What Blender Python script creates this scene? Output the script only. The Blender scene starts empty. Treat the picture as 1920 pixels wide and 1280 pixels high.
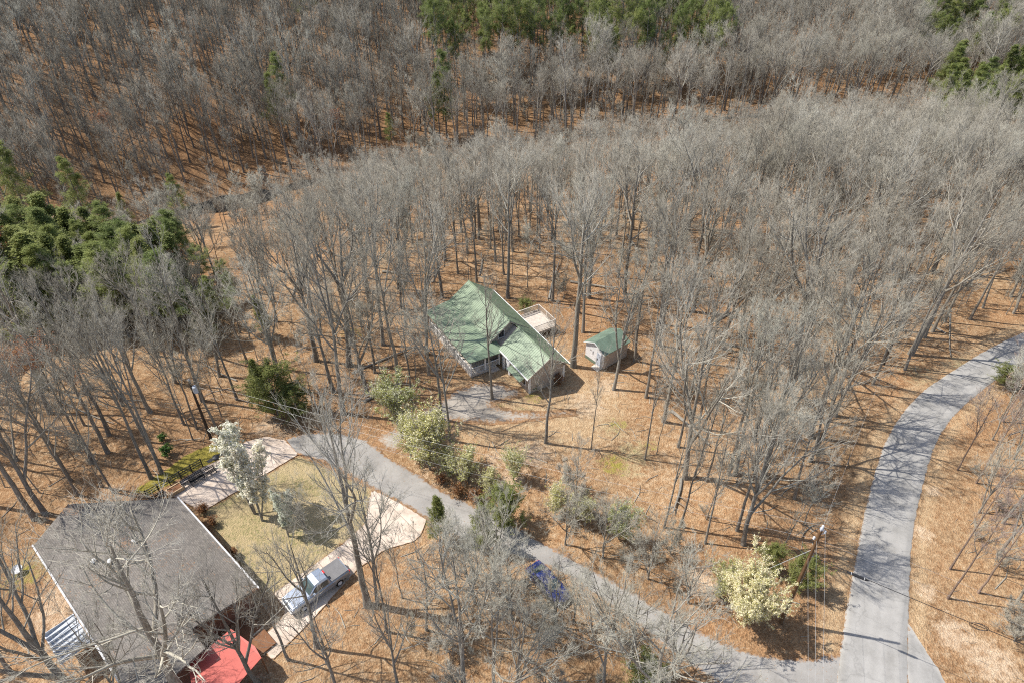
import bpy, math, random
import numpy as np
from mathutils import Vector

# ------------------------------------------------------------------ camera, sky, sun, exposure
SC = bpy.context.scene
COL = SC.collection
PITCH = math.radians(37.6)
CAM_H = 55.0
cam_d = bpy.data.cameras.new('camera')
cam_d.sensor_width = 36.0
cam_d.lens = 24.0
cam_d.clip_start = 0.5
cam_d.clip_end = 6000
cam = bpy.data.objects.new('camera', cam_d)
COL.objects.link(cam)
cam.location = (0, 0, CAM_H)
cam.rotation_euler = (math.pi / 2 - PITCH, 0, 0)
SC.camera = cam

SUN_EL = math.radians(54)
SUN_TO = (-0.978, 0.208)                      # horizontal direction towards the sun
w = bpy.data.worlds.new('World')
SC.world = w
w.use_nodes = True
nt = w.node_tree
bg = nt.nodes['Background']
sky = nt.nodes.new('ShaderNodeTexSky')
sky.sky_type = 'NISHITA'
sky.sun_disc = False
sky.sun_elevation = SUN_EL
sky.sun_rotation = math.atan2(SUN_TO[0], SUN_TO[1])
sky.air_density = 1.0
sky.dust_density = 1.5
nt.links.new(sky.outputs[0], bg.inputs[0])
bg.inputs[1].default_value = 0.125
sun_d = bpy.data.lights.new('sun', 'SUN')
sun_d.energy = 4.0
sun_d.angle = math.radians(0.5)
sun_d.color = (1.0, 0.965, 0.90)
sun = bpy.data.objects.new('sun', sun_d)
COL.objects.link(sun)
sdir = Vector((-SUN_TO[0] * math.cos(SUN_EL), -SUN_TO[1] * math.cos(SUN_EL), -math.sin(SUN_EL)))
sun.rotation_euler = sdir.to_track_quat('-Z', 'Y').to_euler()
sun.location = (-60, 20, 120)
SC.view_settings.view_transform = 'Standard'
SC.view_settings.look = 'None'
SC.view_settings.gamma = 1.0
SC.view_settings.use_curve_mapping = False
SC.view_settings.exposure = 0.72
SC.render.engine = 'CYCLES'
SC.cycles.max_bounces = 5
SC.cycles.diffuse_bounces = 4
SC.cycles.glossy_bounces = 2
SC.cycles.transparent_max_bounces = 8
SC.cycles.use_denoising = False
SC.cycles.filter_width = 1.1

rng = np.random.default_rng(7)
random.seed(7)

# ------------------------------------------------------------------ site survey: photo points -> ground metres
_c, _s, _f = math.cos(PITCH), math.sin(PITCH), 1280.0
def at(px, py, z=0.0):
    x, y = px - 960, py - 640
    t = (CAM_H - z) / (_s * _f + _c * y)
    return (x * t, (_c * _f - _s * y) * t)
def height_at(px, py, fwd):
    x, y = px - 960, py - 640
    t = fwd / (_c * _f - _s * y)
    return CAM_H - (_s * _f + _c * y) * t
def proj(x, y, z):
    d = CAM_H - z
    zc = y * _c + d * _s
    return 960 + _f * x / zc, 640 + _f * (d * _c - y * _s) / zc

CX = np.array([-400, -200, -120, -85, -65, -30, 30, 75, 150, 400.])
CY = np.array([20, 60, 103, 122, 138, 152, 168, 180, 196, 230.])
CD = np.array([11, 11, 11, 11, 11, 10, 8, 7, 6.5, 6.])
def terrain(x, y):
    x = np.asarray(x, float); y = np.asarray(y, float)
    yc = np.interp(x, CX, CY)
    dp = np.interp(x, CX, CD)
    d = (y - yc) * 0.86
    near = -dp * np.exp(-(np.minimum(d, 0) / 30.0) ** 2)
    q = np.maximum(d, 0)
    sl = np.interp(x, [-120, 0, 90], [0.20, 0.15, 0.10])
    far = -dp * np.exp(-(q / 26.0) ** 2) + sl * np.maximum(q - 14, 0) * np.clip((q - 14) / 30, 0, 1)
    h = np.where(d < 0, near, far)
    h = np.minimum(h, 24)
    h = h - 2.5 * np.exp(-((x + 60) / 13.0) ** 2 - ((y - yc) / 8.0) ** 2)          # washed-out hollow at the creek bend
    und = 0.9 * np.sin(x * 0.045 + 1.3) * np.sin(y * 0.05 + 0.4)
    return h + und * np.clip((y - 92) / 40, 0, 1)

# ------------------------------------------------------------------ material helpers
def new_mat(name, rough=0.85, spec=0.2):
    m = bpy.data.materials.new(name)
    m.use_nodes = True
    b = m.node_tree.nodes['Principled BSDF']
    b.inputs['Roughness'].default_value = rough
    b.inputs['Specular IOR Level'].default_value = spec
    return m, m.node_tree, b
def N(t, kind, **kw):
    n = t.nodes.new(kind)
    for k, v in kw.items():
        setattr(n, k, v)
    return n
def noise(t, vec, scale, detail=4, rough=0.6):
    n = N(t, 'ShaderNodeTexNoise')
    n.inputs['Scale'].default_value = scale
    n.inputs['Detail'].default_value = detail
    n.inputs['Roughness'].default_value = rough
    if vec is not None:
        t.links.new(vec, n.inputs['Vector'])
    return n.outputs['Fac']
def ramp(t, fac, stops):
    r = N(t, 'ShaderNodeValToRGB')
    e = r.color_ramp.elements
    while len(e) < len(stops):
        e.new(0.5)
    for i, (p, c) in enumerate(stops):
        e[i].position = p
        e[i].color = (*c, 1) if len(c) == 3 else c
    t.links.new(fac, r.inputs[0])
    return r.outputs[0]
def mix(t, fac, a, b, mode='MIX'):
    n = N(t, 'ShaderNodeMix', data_type='RGBA', blend_type=mode)
    for i, v in ((0, fac), (6, a), (7, b)):
        if isinstance(v, bpy.types.NodeSocket):
            t.links.new(v, n.inputs[i])
        elif i == 0:
            n.inputs[0].default_value = v
        else:
            n.inputs[i].default_value = (*v, 1)
    return n.outputs[2]
def math_n(t, op, a, b=None, clamp=False):
    n = N(t, 'ShaderNodeMath', operation=op, use_clamp=clamp)
    for i, v in enumerate((a, b)):
        if v is None:
            continue
        if isinstance(v, bpy.types.NodeSocket):
            t.links.new(v, n.inputs[i])
        else:
            n.inputs[i].default_value = v
    return n.outputs[0]
def geo_pos(t):
    return N(t, 'ShaderNodeNewGeometry').outputs['Position']
def obj_pos(t):
    return N(t, 'ShaderNodeTexCoord').outputs['Object']
def attr(t, name):
    return N(t, 'ShaderNodeAttribute', attribute_name=name).outputs['Fac']
def bump(t, b, h, strength, dist=0.05):
    n = N(t, 'ShaderNodeBump')
    n.inputs['Strength'].default_value = strength
    n.inputs['Distance'].default_value = dist
    t.links.new(h, n.inputs['Height'])
    t.links.new(n.outputs[0], b.inputs['Normal'])

def litter_colour(t, pos):
    fine = noise(t, pos, 7.0, 3, 0.7)
    vor = N(t, 'ShaderNodeTexVoronoi')
    vor.inputs['Scale'].default_value = 6.5
    t.links.new(pos, vor.inputs['Vector'])
    leaf = ramp(t, vor.outputs['Color'], [(0.0, (0.10, 0.060, 0.032)), (0.35, (0.23, 0.138, 0.072)), (0.62, (0.335, 0.207, 0.112)), (0.85, (0.42, 0.285, 0.165)), (1.0, (0.55, 0.42, 0.27))])
    blot = ramp(t, noise(t, pos, 0.55, 5, 0.65), [(0.26, (0.165, 0.105, 0.062)), (0.42, (0.255, 0.145, 0.074)), (0.56, (0.33, 0.185, 0.092)), (0.74, (0.42, 0.285, 0.165))])
    c = mix(t, 0.5, leaf, blot)
    tone = ramp(t, noise(t, pos, 0.07, 3, 0.5), [(0.3, (0.72, 0.76, 0.78)), (0.7, (1.14, 1.04, 0.96))])
    c = mix(t, 0.8, c, tone, 'MULTIPLY')
    dark = ramp(t, fine, [(0.3, (0.55, 0.52, 0.5)), (0.55, (1, 1, 1))])
    return mix(t, 0.8, c, dark, 'MULTIPLY'), vor.outputs['Distance']

def ground_material():
    m, t, b = new_mat('leaf_litter_ground', 0.95, 0.1)
    pos = geo_pos(t)
    lit, hh = litter_colour(t, pos)
    n1 = noise(t, pos, 1.6, 6, 0.7)
    n2 = noise(t, pos, 9.0, 3, 0.7)
    def blend(base, name, col, soft=0.35):
        a = attr(t, name)
        v = math_n(t, 'ADD', a, math_n(t, 'MULTIPLY', math_n(t, 'SUBTRACT', n1, 0.5), 1.5))
        v = math_n(t, 'DIVIDE', math_n(t, 'SUBTRACT', v, 0.5 - soft / 2), soft, clamp=True)
        v = math_n(t, 'MULTIPLY', v, 0.9)
        return mix(t, v, base, col)
    straw = ramp(t, n2, [(0.3, (0.33, 0.215, 0.115)), (0.55, (0.49, 0.36, 0.215)), (0.75, (0.60, 0.48, 0.32))])
    dirt = ramp(t, n2, [(0.3, (0.36, 0.25, 0.16)), (0.7, (0.62, 0.49, 0.35))])
    grass = ramp(t, noise(t, pos, 3.1, 5, 0.75), [(0.3, (0.12, 0.14, 0.05)), (0.42, (0.21, 0.20, 0.09)), (0.52, (0.33, 0.265, 0.14)), (0.75, (0.44, 0.345, 0.20))])
    dry = ramp(t, n2, [(0.3, (0.30, 0.235, 0.125)), (0.7, (0.47, 0.375, 0.225))])
    pt_ = math_n(t, 'DIVIDE', math_n(t, 'SUBTRACT', noise(t, pos, 0.33, 4, 0.65), 0.42), 0.16, clamp=True)
    grass = mix(t, math_n(t, 'MULTIPLY', pt_, 0.85), grass, dry)
    moss = ramp(t, n2, [(0.3, (0.155, 0.145, 0.025)), (0.6, (0.27, 0.225, 0.045)), (0.8, (0.37, 0.29, 0.08))])
    c = blend(lit, 'straw', straw, 0.6)
    c = blend(c, 'dirt', dirt, 0.5)
    c = blend(c, 'grass', grass, 0.4)
    c = blend(c, 'moss', moss, 0.25)
    t.links.new(c, b.inputs['Base Color'])
    bump(t, b, math_n(t, 'ADD', hh, n1), 0.7, 0.12)
    return m

def paving_material(name, stops, scale, edge_soft, litter_amt, rough=0.9, wear=0.6, tracks=False):
    m, t, b = new_mat(name, rough, 0.2)
    pos = geo_pos(t)
    big = noise(t, pos, scale * 0.25, 5, 0.6)
    fine = noise(t, pos, scale * 9, 3, 0.7)
    c = ramp(t, math_n(t, 'ADD', math_n(t, 'MULTIPLY', big, 0.75), math_n(t, 'MULTIPLY', fine, 0.25)), stops)
    lit, _ = litter_colour(t, pos)
    e = attr(t, 'edge')
    stain = ramp(t, noise(t, pos, 0.5, 6, 0.7), [(0.32, (0.74, 0.73, 0.71)), (0.52, (1, 1, 1)), (0.75, (1.08, 1.07, 1.06))])
    c = mix(t, wear, c, stain, 'MULTIPLY')
    if tracks:
        c = mix(t, 0.8, c, ramp(t, math_n(t, 'DIVIDE', e, 2.8), [(0.0, (1.12, 1.11, 1.08)), (0.12, (0.93, 0.93, 0.93)), (0.34, (1.06, 1.06, 1.06)), (0.55, (0.94, 0.94, 0.94)), (0.8, (1.05, 1.05, 1.05)), (1.0, (0.90, 0.90, 0.90))]), 'MULTIPLY')
        vc = N(t, 'ShaderNodeTexVoronoi', feature='DISTANCE_TO_EDGE')
        vc.inputs['Scale'].default_value = 0.22
        wv = N(t, 'ShaderNodeVectorMath', operation='ADD')
        nz_ = N(t, 'ShaderNodeTexNoise'); nz_.inputs['Scale'].default_value = 0.9; nz_.inputs['Detail'].default_value = 5
        t.links.new(pos, nz_.inputs['Vector'])
        t.links.new(pos, wv.inputs[0]); t.links.new(nz_.outputs['Color'], wv.inputs[1])
        t.links.new(wv.outputs[0], vc.inputs['Vector'])
        ck_ = math_n(t, 'LESS_THAN', vc.outputs['Distance'], 0.0085)
        c = mix(t, math_n(t, 'MULTIPLY', ck_, 0.16), c, (0.10, 0.095, 0.09))
    n1 = noise(t, pos, 2.2, 6, 0.75)
    v = math_n(t, 'SUBTRACT', n1, math_n(t, 'MULTIPLY', e, 1.0 / edge_soft))
    v = math_n(t, 'DIVIDE', math_n(t, 'SUBTRACT', v, 0.35 - litter_amt), 0.16, clamp=True)
    c = mix(t, v, c, lit)
    # loose leaves lying over the surface
    lv = noise(t, pos, 5.5, 2, 0.8)
    lf = math_n(t, 'DIVIDE', math_n(t, 'SUBTRACT', lv, 0.68 - litter_amt * 0.4), 0.04, clamp=True)
    c = mix(t, math_n(t, 'MULTIPLY', lf, 0.6), c, lit)
    t.links.new(c, b.inputs['Base Color'])
    bump(t, b, fine, 0.35, 0.02)
    return m

def flat_mat(name, col, rough=0.7, spec=0.3, var=0.12, scale=3.0, metal=0.0, bumps=0.0):
    m, t, b = new_mat(name, rough, spec)
    p = obj_pos(t)
    n = noise(t, p, scale, 5, 0.65)
    lo = tuple(x * (1 - var) for x in col)
    hi = tuple(min(1, x * (1 + var)) for x in col)
    t.links.new(ramp(t, n, [(0.3, lo), (0.7, hi)]), b.inputs['Base Color'])
    b.inputs['Metallic'].default_value = metal
    if bumps:
        bump(t, b, noise(t, p, scale * 8, 3), bumps, 0.02)
    return m

def bark_material(name, dark, light):
    m, t, b = new_mat(name, 0.95, 0.1)
    p = obj_pos(t)
    mp = N(t, 'ShaderNodeMapping')
    mp.inputs['Scale'].default_value = (6, 6, 1.1)
    t.links.new(p, mp.inputs['Vector'])
    n = noise(t, mp.outputs[0], 1.6, 6, 0.7)
    big = noise(t, p, 0.45, 3, 0.6)
    c = ramp(t, n, [(0.3, dark), (0.7, light)])
    c = mix(t, 0.6, c, ramp(t, big, [(0.3, (0.7, 0.7, 0.7)), (0.7, (1.25, 1.22, 1.18))]), 'MULTIPLY')
    oi = N(t, 'ShaderNodeObjectInfo')
    tint = ramp(t, oi.outputs['Random'], [(0.0, (0.75, 0.74, 0.74)), (0.35, (1.0, 0.96, 0.92)), (0.7, (0.92, 0.93, 0.95)), (1.0, (1.25, 1.22, 1.16))])
    c = mix(t, 1.0, c, tint, 'MULTIPLY')
    t.links.new(c, b.inputs['Base Color'])
    bump(t, b, n, 0.6, 0.04)
    return m

def twig_material(name, a, bcol, c3):
    m, t, b = new_mat(name, 0.85, 0.2)
    oi = N(t, 'ShaderNodeObjectInfo')
    c = ramp(t, oi.outputs['Random'], [(0.0, a), (0.5, bcol), (1.0, c3)])
    n = noise(t, obj_pos(t), 0.5, 4, 0.7)
    c = mix(t, 1.0, c, ramp(t, n, [(0.3, (0.75, 0.74, 0.73)), (0.7, (1.25, 1.24, 1.22))]), 'MULTIPLY')
    t.links.new(c, b.inputs['Base Color'])
    return m

def leaf_material(name, stops, trans=0.25, scale=1.2):
    m, t, b = new_mat(name, 0.7, 0.25)
    p = obj_pos(t)
    n = noise(t, p, scale, 4, 0.7)
    wn = N(t, 'ShaderNodeTexWhiteNoise')
    t.links.new(p, wn.inputs['Vector'])
    c = ramp(t, n, stops)
    oi = N(t, 'ShaderNodeObjectInfo')
    c = mix(t, 1.0, c, ramp(t, oi.outputs['Random'], [(0.0, (0.8, 0.85, 0.8)), (1.0, (1.2, 1.12, 1.05))]), 'MULTIPLY')
    t.links.new(c, b.inputs['Base Color'])
    if trans:
        tr = N(t, 'ShaderNodeBsdfTranslucent')
        t.links.new(c, tr.inputs[0])
        mx = N(t, 'ShaderNodeMixShader')
        mx.inputs[0].default_value = trans
        t.links.new(b.outputs[0], mx.inputs[1])
        t.links.new(tr.outputs[0], mx.inputs[2])
        t.links.new(mx.outputs[0], t.nodes['Material Output'].inputs[0])
    return m

M = {}
M['ground'] = ground_material()
M['road'] = paving_material('worn_asphalt', [(0.3, (0.26, 0.25, 0.234)), (0.5, (0.305, 0.291, 0.27)), (0.7, (0.34, 0.325, 0.302))], 1.0, 0.35, -0.10, tracks=True)
M['lane'] = paving_material('lane_gravel', [(0.3, (0.225, 0.21, 0.193)), (0.5, (0.29, 0.272, 0.25)), (0.7, (0.355, 0.335, 0.305))], 1.3, 1.6, 0.09)
M['drive'] = paving_material('drive_gravel', [(0.3, (0.25, 0.217, 0.178)), (0.5, (0.325, 0.288, 0.243)), (0.7, (0.40, 0.355, 0.30))], 1.2, 3.6, 0.12)
M['slab'] = paving_material('pale_concrete', [(0.3, (0.45, 0.36, 0.285)), (0.5, (0.555, 0.455, 0.37)), (0.7, (0.64, 0.54, 0.45))], 1.0, 0.5, 0.0, wear=0.9)
M['bark'] = bark_material('grey_bark', (0.12, 0.109, 0.09), (0.37, 0.345, 0.30))
M['twig'] = twig_material('grey_twigs', (0.285, 0.26, 0.207), (0.36, 0.332, 0.272), (0.42, 0.392, 0.33))
M['bark_pale'] = bark_material('pale_bark', (0.16, 0.145, 0.12), (0.38, 0.36, 0.315))
M['twig_pale'] = twig_material('pale_twigs', (0.33, 0.315, 0.258), (0.385, 0.37, 0.305), (0.44, 0.425, 0.36))
M['limb'] = bark_material('sunlit_limbs', (0.22, 0.205, 0.17), (0.44, 0.42, 0.365))  # lighter than the trunk bark: sunlit highlights on the limbs put into the colour
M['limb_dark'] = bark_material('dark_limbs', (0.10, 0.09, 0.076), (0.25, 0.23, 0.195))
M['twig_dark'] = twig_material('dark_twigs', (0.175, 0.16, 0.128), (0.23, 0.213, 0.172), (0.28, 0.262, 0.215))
M['bark_red'] = bark_material('reddish_bark', (0.13, 0.09, 0.07), (0.34, 0.26, 0.21))
M['twig_red'] = twig_material('reddish_twigs', (0.22, 0.16, 0.135), (0.28, 0.205, 0.175), (0.30, 0.24, 0.205))
M['bud'] = leaf_material('red_buds', [(0.3, (0.42, 0.16, 0.06)), (0.7, (0.58, 0.27, 0.10))], 0.2)
M['needle'] = leaf_material('pine_needles', [(0.3, (0.14, 0.18, 0.045)), (0.5, (0.24, 0.285, 0.095)), (0.7, (0.33, 0.365, 0.135))], 0.5, 0.9)
M['cedar'] = leaf_material('cedar_needles', [(0.3, (0.13, 0.16, 0.04)), (0.5, (0.24, 0.27, 0.09)), (0.7, (0.34, 0.36, 0.135))], 0.5, 1.6)
M['blossom'] = leaf_material('white_blossom', [(0.3, (0.80, 0.77, 0.66)), (0.6, (0.88, 0.86, 0.77))], 0.4)
M['cream'] = leaf_material('cream_blossom', [(0.3, (0.63, 0.61, 0.37)), (0.6, (0.80, 0.78, 0.60))], 0.4)
M['lime'] = leaf_material('young_leaves', [(0.3, (0.30, 0.32, 0.08)), (0.7, (0.50, 0.48, 0.17))], 0.4)
M['tuft'] = leaf_material('tuft_leaves', [(0.3, (0.07, 0.15, 0.03)), (0.7, (0.15, 0.25, 0.06))], 0.2)
M['brown_leaf'] = leaf_material('dry_leaves', [(0.3, (0.17, 0.075, 0.03)), (0.7, (0.32, 0.16, 0.07))], 0.2)

# ------------------------------------------------------------------ object helpers
def mesh_from(name, V, F, mat):
    me = bpy.data.meshes.new(name)
    me.from_pydata([tuple(v) for v in V], [], F)
    me.update()
    if mat is not None:
        me.materials.append(mat)
    return me
def mesh_np(name, V, tris, quads, mat):
    me = bpy.data.meshes.new(name)
    V = np.asarray(V, np.float32).reshape(-1, 3)
    tris = np.asarray(tris, np.int32).reshape(-1, 3)
    quads = np.asarray(quads, np.int32).reshape(-1, 4)
    nl = tris.size + quads.size
    nf = len(tris) + len(quads)
    me.vertices.add(len(V))
    me.vertices.foreach_set('co', V.ravel())
    me.loops.add(nl)
    me.loops.foreach_set('vertex_index', np.concatenate([tris.ravel(), quads.ravel()]))
    me.polygons.add(nf)
    st = np.concatenate([np.arange(len(tris)) * 3, tris.size + np.arange(len(quads)) * 4]).astype(np.int32)
    me.polygons.foreach_set('loop_start', st)
    me.update(calc_edges=True)
    if mat is not None:
        me.materials.append(mat)
    return me
def link(name, me, parent=None, loc=None, rz=None):
    o = bpy.data.objects.new(name, me)
    COL.objects.link(o)
    if parent is not None:
        o.parent = parent
    if loc is not None:
        o.location = loc
    if rz is not None:
        o.rotation_euler = (0, 0, rz)
    return o
def tag(o, label=None, cat=None, group=None, kind=None):
    if label: o['label'] = label
    if cat: o['category'] = cat
    if group: o['group'] = group
    if kind: o['kind'] = kind
    return o
def thing(name, label, cat, loc=(0, 0, 0), rz=0.0, group=None):
    o = bpy.data.objects.new(name, None)
    o.empty_display_size = 0.3
    COL.objects.link(o)
    o.location = loc
    o.rotation_euler = (0, 0, rz)
    return tag(o, label, cat, group)

class MB:
    def __init__(self):
        self.v, self.f = [], []
    def add(self, V, F):
        n = len(self.v)
        self.v += [tuple(map(float, p)) for p in V]
        self.f += [tuple(i + n for i in q) for q in F]
        return self
    def box(self, x0, x1, y0, y1, z0, z1):
        V = [(x, y, z) for z in (z0, z1) for y in (y0, y1) for x in (x0, x1)]
        return self.add(V, [(0, 2, 3, 1), (4, 5, 7, 6), (0, 1, 5, 4), (2, 6, 7, 3), (0, 4, 6, 2), (1, 3, 7, 5)])
    def prism(self, pts, t):
        """top polygon pts (3-D, counter-clockwise from above), pushed down by t"""
        n = len(pts)
        V = list(pts) + [(p[0], p[1], p[2] - t) for p in pts]
        F = [tuple(range(n)), tuple(range(2 * n - 1, n - 1, -1))]
        F += [(i, i + n, (i + 1) % n + n, (i + 1) % n) for i in range(n)]
        return self.add(V, F)
    def extrude(self, poly, d):
        n = len(poly)
        V = list(poly) + [(p[0] + d[0], p[1] + d[1], p[2] + d[2]) for p in poly]
        F = [tuple(range(n - 1, -1, -1)), tuple(range(n, 2 * n))]
        F += [(i, (i + 1) % n, (i + 1) % n + n, i + n) for i in range(n)]
        return self.add(V, F)
    def tube(self, pts, r, S=6):
        pts = [Vector(p) for p in pts]
        rr = r if isinstance(r, (list, tuple)) else [r] * len(pts)
        V, F = [], []
        for i, p in enumerate(pts):
            d = (pts[min(i + 1, len(pts) - 1)] - pts[max(i - 1, 0)]).normalized()
            a = d.cross(Vector((0.31, 0.2, 0.93) if abs(d.z) < 0.9 else (1, 0.1, 0))).normalized()
            b = d.cross(a)
            for k in range(S):
                q = 2 * math.pi * k / S
                V.append(p + (a * math.cos(q) + b * math.sin(q)) * rr[i])
        for i in range(len(pts) - 1):
            for k in range(S):
                F.append((i * S + k, i * S + (k + 1) % S, (i + 1) * S + (k + 1) % S, (i + 1) * S + k))
        F.append(tuple(range(S - 1, -1, -1)))
        F.append(tuple((len(pts) - 1) * S + k for k in range(S)))
        return self.add(V, F)
    def loft(self, rings):
        n = len(rings[0])
        V = [p for r in rings for p in r]
        F = []
        for i in range(len(rings) - 1):
            for k in range(n):
                F.append((i * n + k, i * n + (k + 1) % n, (i + 1) * n + (k + 1) % n, (i + 1) * n + k))
        F.append(tuple(range(n - 1, -1, -1)))
        F.append(tuple((len(rings) - 1) * n + k for k in range(n)))
        return self.add(V, F)
    def build(self, name, mat, parent=None, smooth=False, kind=None, label=None):
        me = mesh_from(name, self.v, self.f, M[mat] if isinstance(mat, str) else mat)
        if smooth:
            me.shade_smooth()
        o = link(name, me, parent)
        if kind: o['kind'] = kind
        if label: o['label'] = label
        return o

# ------------------------------------------------------------------ site layout (metres)
def poly(*px):
    return np.array([at(*p) for p in px])
ROAD_L = poly((1566, 1320), (1570, 1271), (1584, 1174), (1597, 1094), (1610, 1029), (1623, 958), (1640, 892), (1659, 831), (1684, 787), (1706, 759), (1734, 731), (1771, 706), (1815, 678), (1856, 653), (1909, 628), (1975, 602), (2050, 580))
ROAD_R = poly((1700, 1320), (1700, 1271), (1701, 1174), (1704, 1094), (1707, 1029), (1716, 965), (1730, 905), (1749, 837), (1774, 794), (1799, 766), (1840, 731), (1880, 702), (1925, 675), (1970, 652), (2030, 626), (2110, 600), (2200, 578))
def ext(A, n0, n1):
    """carry a kerb line on beyond both ends"""
    d0 = (A[0] - A[1]) / np.linalg.norm(A[0] - A[1]); d1 = (A[-1] - A[-2]) / np.linalg.norm(A[-1] - A[-2])
    return np.vstack([A[0] + d0 * n0, A, A[-1] + d1 * n1])
ROAD_L, ROAD_R = ext(ROAD_L, 60, 90), ext(ROAD_R, 60, 90)
LANE_U = poly((1590, 1226), (1490, 1236), (1400, 1222), (1300, 1178), (1200, 1117), (1120, 1073), (1079, 1049), (1006, 1008), (940, 972), (869, 937), (824, 917), (783, 888), (728, 856), (680, 818), (620, 808), (565, 812), (536, 822))
LANE_L = poly((1590, 1300), (1480, 1330), (1350, 1290), (1250, 1215), (1150, 1140), (1079, 1090), (1040, 1068), (970, 1046), (905, 1026), (845, 1006), (797, 972), (750, 943), (700, 918), (650, 886), (613, 866), (580, 858), (556, 850))
DRIVE = poly((700, 822), (738, 800), (790, 770), (830, 742), (862, 722), (905, 712), (945, 716), (975, 727), (985, 742), (950, 752), (925, 758), (960, 768), (1020, 770), (1080, 765), (1085, 778), (1000, 790), (925, 797), (860, 792), (800, 798), (770, 822), (745, 850), (715, 845))
SLAB_A = poly((697, 917), (750, 943), (800, 974), (790, 1002), (776, 1015), (721, 1031), (670, 1068), (590, 1157), (511, 1238), (482, 1205), (524, 1164), (536, 1146), (513, 1112), (584, 1062), (642, 1020), (683, 983))
SLAB_B = poly((336, 935), (300, 925), (380, 876), (412, 862), (460, 828), (501, 818), (536, 826), (560, 852), (377, 961))
LAWN = poly((562, 853), (697, 919), (683, 985), (584, 1064), (515, 1112), (490, 1112), (377, 962))
BANK = poly((250, 918), (300, 888), (345, 855), (380, 838), (420, 830), (412, 862), (380, 874), (276, 930))
YARD = poly((985, 600), (1075, 640), (1110, 690), (1190, 700), (1210, 760), (1170, 850), (1060, 870), (940, 880), (840, 850), (800, 800), (830, 720), (870, 690))
APRON = poly((1701, 1168), (1720, 1197), (1752, 1245), (1775, 1282), (1800, 1330), (1700, 1330))

def inside(P, poly_):
    x, y = P[:, 0], P[:, 1]
    r = np.zeros(len(P), bool)
    n = len(poly_)
    for i in range(n):
        a, b = poly_[i], poly_[(i + 1) % n]
        cnd = (a[1] > y) != (b[1] > y)
        xi = (b[0] - a[0]) * (y - a[1]) / (b[1] - a[1] + 1e-12) + a[0]
        r ^= cnd & (x < xi)
    return r
def dist_poly(P, pl, closed=True):
    d = np.full(len(P), 1e9)
    n = len(pl)
    for i in range(n if closed else n - 1):
        a, b = pl[i], pl[(i + 1) % n]
        ab = b - a
        t = np.clip(((P - a) @ ab) / (ab @ ab + 1e-12), 0, 1)
        d = np.minimum(d, np.linalg.norm(P - (a + t[:, None] * ab), axis=1))
    return d
def sdist(P, pl):
    d = dist_poly(P, pl)
    return np.where(inside(P, pl), -d, d)
ROAD_P = np.vstack([ROAD_L, ROAD_R[::-1]])
LANE_P = np.vstack([LANE_U, LANE_L[::-1]])
def soft(P, pl, wd):
    return np.clip(0.5 - sdist(P, pl) / (2 * wd), 0, 1)

# ------------------------------------------------------------------ ground sheet
def axis(lo, hi, fine_lo, fine_hi, step):
    a = list(np.arange(fine_lo, fine_hi + 1e-6, step))
    s, x = step, fine_hi
    while x < hi:
        s *= 1.18; x += s; a.append(min(x, hi))
    s, x = step, fine_lo
    while x > lo:
        s *= 1.18; x -= s; a.insert(0, max(x, lo))
    return np.array(a)
gx = axis(-2500, 2500, -62, 66, 0.6)
gy = axis(-400, 4000, 14, 104, 0.6)
XX, YY = np.meshgrid(gx, gy)
P2 = np.stack([XX.ravel(), YY.ravel()], 1)
ZZ = terrain(P2[:, 0], P2[:, 1])
nx, ny = len(gx), len(gy)
ii = (np.arange(ny - 1)[:, None] * nx + np.arange(nx - 1)).ravel()
quads = np.stack([ii, ii + 1, ii + 1 + nx, ii + nx], 1)
gme = mesh_np('ground', np.column_stack([P2, ZZ]), np.zeros((0, 3)), quads, M['ground'])
near = (np.abs(P2[:, 0]) < 75) & (P2[:, 1] > 5) & (P2[:, 1] < 115)
def put_attr(name, vals):
    a = gme.attributes.new(name, 'FLOAT', 'POINT')
    full = np.zeros(len(P2), np.float32)
    full[near] = vals
    a.data.foreach_set('value', full)
Pn = P2[near]
dr = sdist(Pn, ROAD_P)
verge = np.clip(1 - np.abs(dr - 0.9) / 2.1, 0, 1) * 0.62
east = np.clip((Pn[:, 0] - 33 - 0.05 * (Pn[:, 1] - 35) ** 1) / 6, 0, 1) * (dr > 0) * (Pn[:, 0] > 30) * (Pn[:, 1] < 52) * 0.36
yard = soft(Pn, YARD, 4.0)
lf = 0.5 + 0.25 * np.sin(Pn[:, 0] * 0.19 + 1.0) * np.sin(Pn[:, 1] * 0.23) + 0.25 * np.sin(Pn[:, 0] * 0.07 - Pn[:, 1] * 0.11)
put_attr('straw', np.maximum(np.maximum(np.maximum(verge, yard * 0.6), east), 0.12 + 0.32 * lf))
blob = np.zeros(len(Pn))
for (px, py, r, k) in [(1000, 850, 2.6, 0.6), (1100, 760, 3.0, 0.55), (1140, 725, 2.4, 0.5), (960, 895, 1.8, 0.62), (930, 860, 1.6, 0.5), (1305, 1085, 1.8, 0.7), (1330, 1105, 1.4, 0.7), (1790, 1190, 2.0, 0.62), (1730, 1000, 1.3, 0.6), (1735, 1110, 1.1, 0.6), (1860, 1240, 2.5, 0.6), (500, 800, 2.2, 0.55), (530, 815, 1.5, 0.5), (790, 895, 0.7, 0.75), (815, 912, 0.7, 0.75), (1750, 920, 1.0, 0.6), (130, 1110, 3.2, 0.6), (100, 1150, 2.5, 0.55)]:
    q = np.array(at(px, py))
    blob = np.maximum(blob, k * np.clip(1.4 - np.linalg.norm(Pn - q, axis=1) / r, 0, 1))
put_attr('dirt', np.maximum(blob, 0.04 + 0.24 * lf))
g = soft(Pn, LAWN, 0.35) * 0.9
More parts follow.
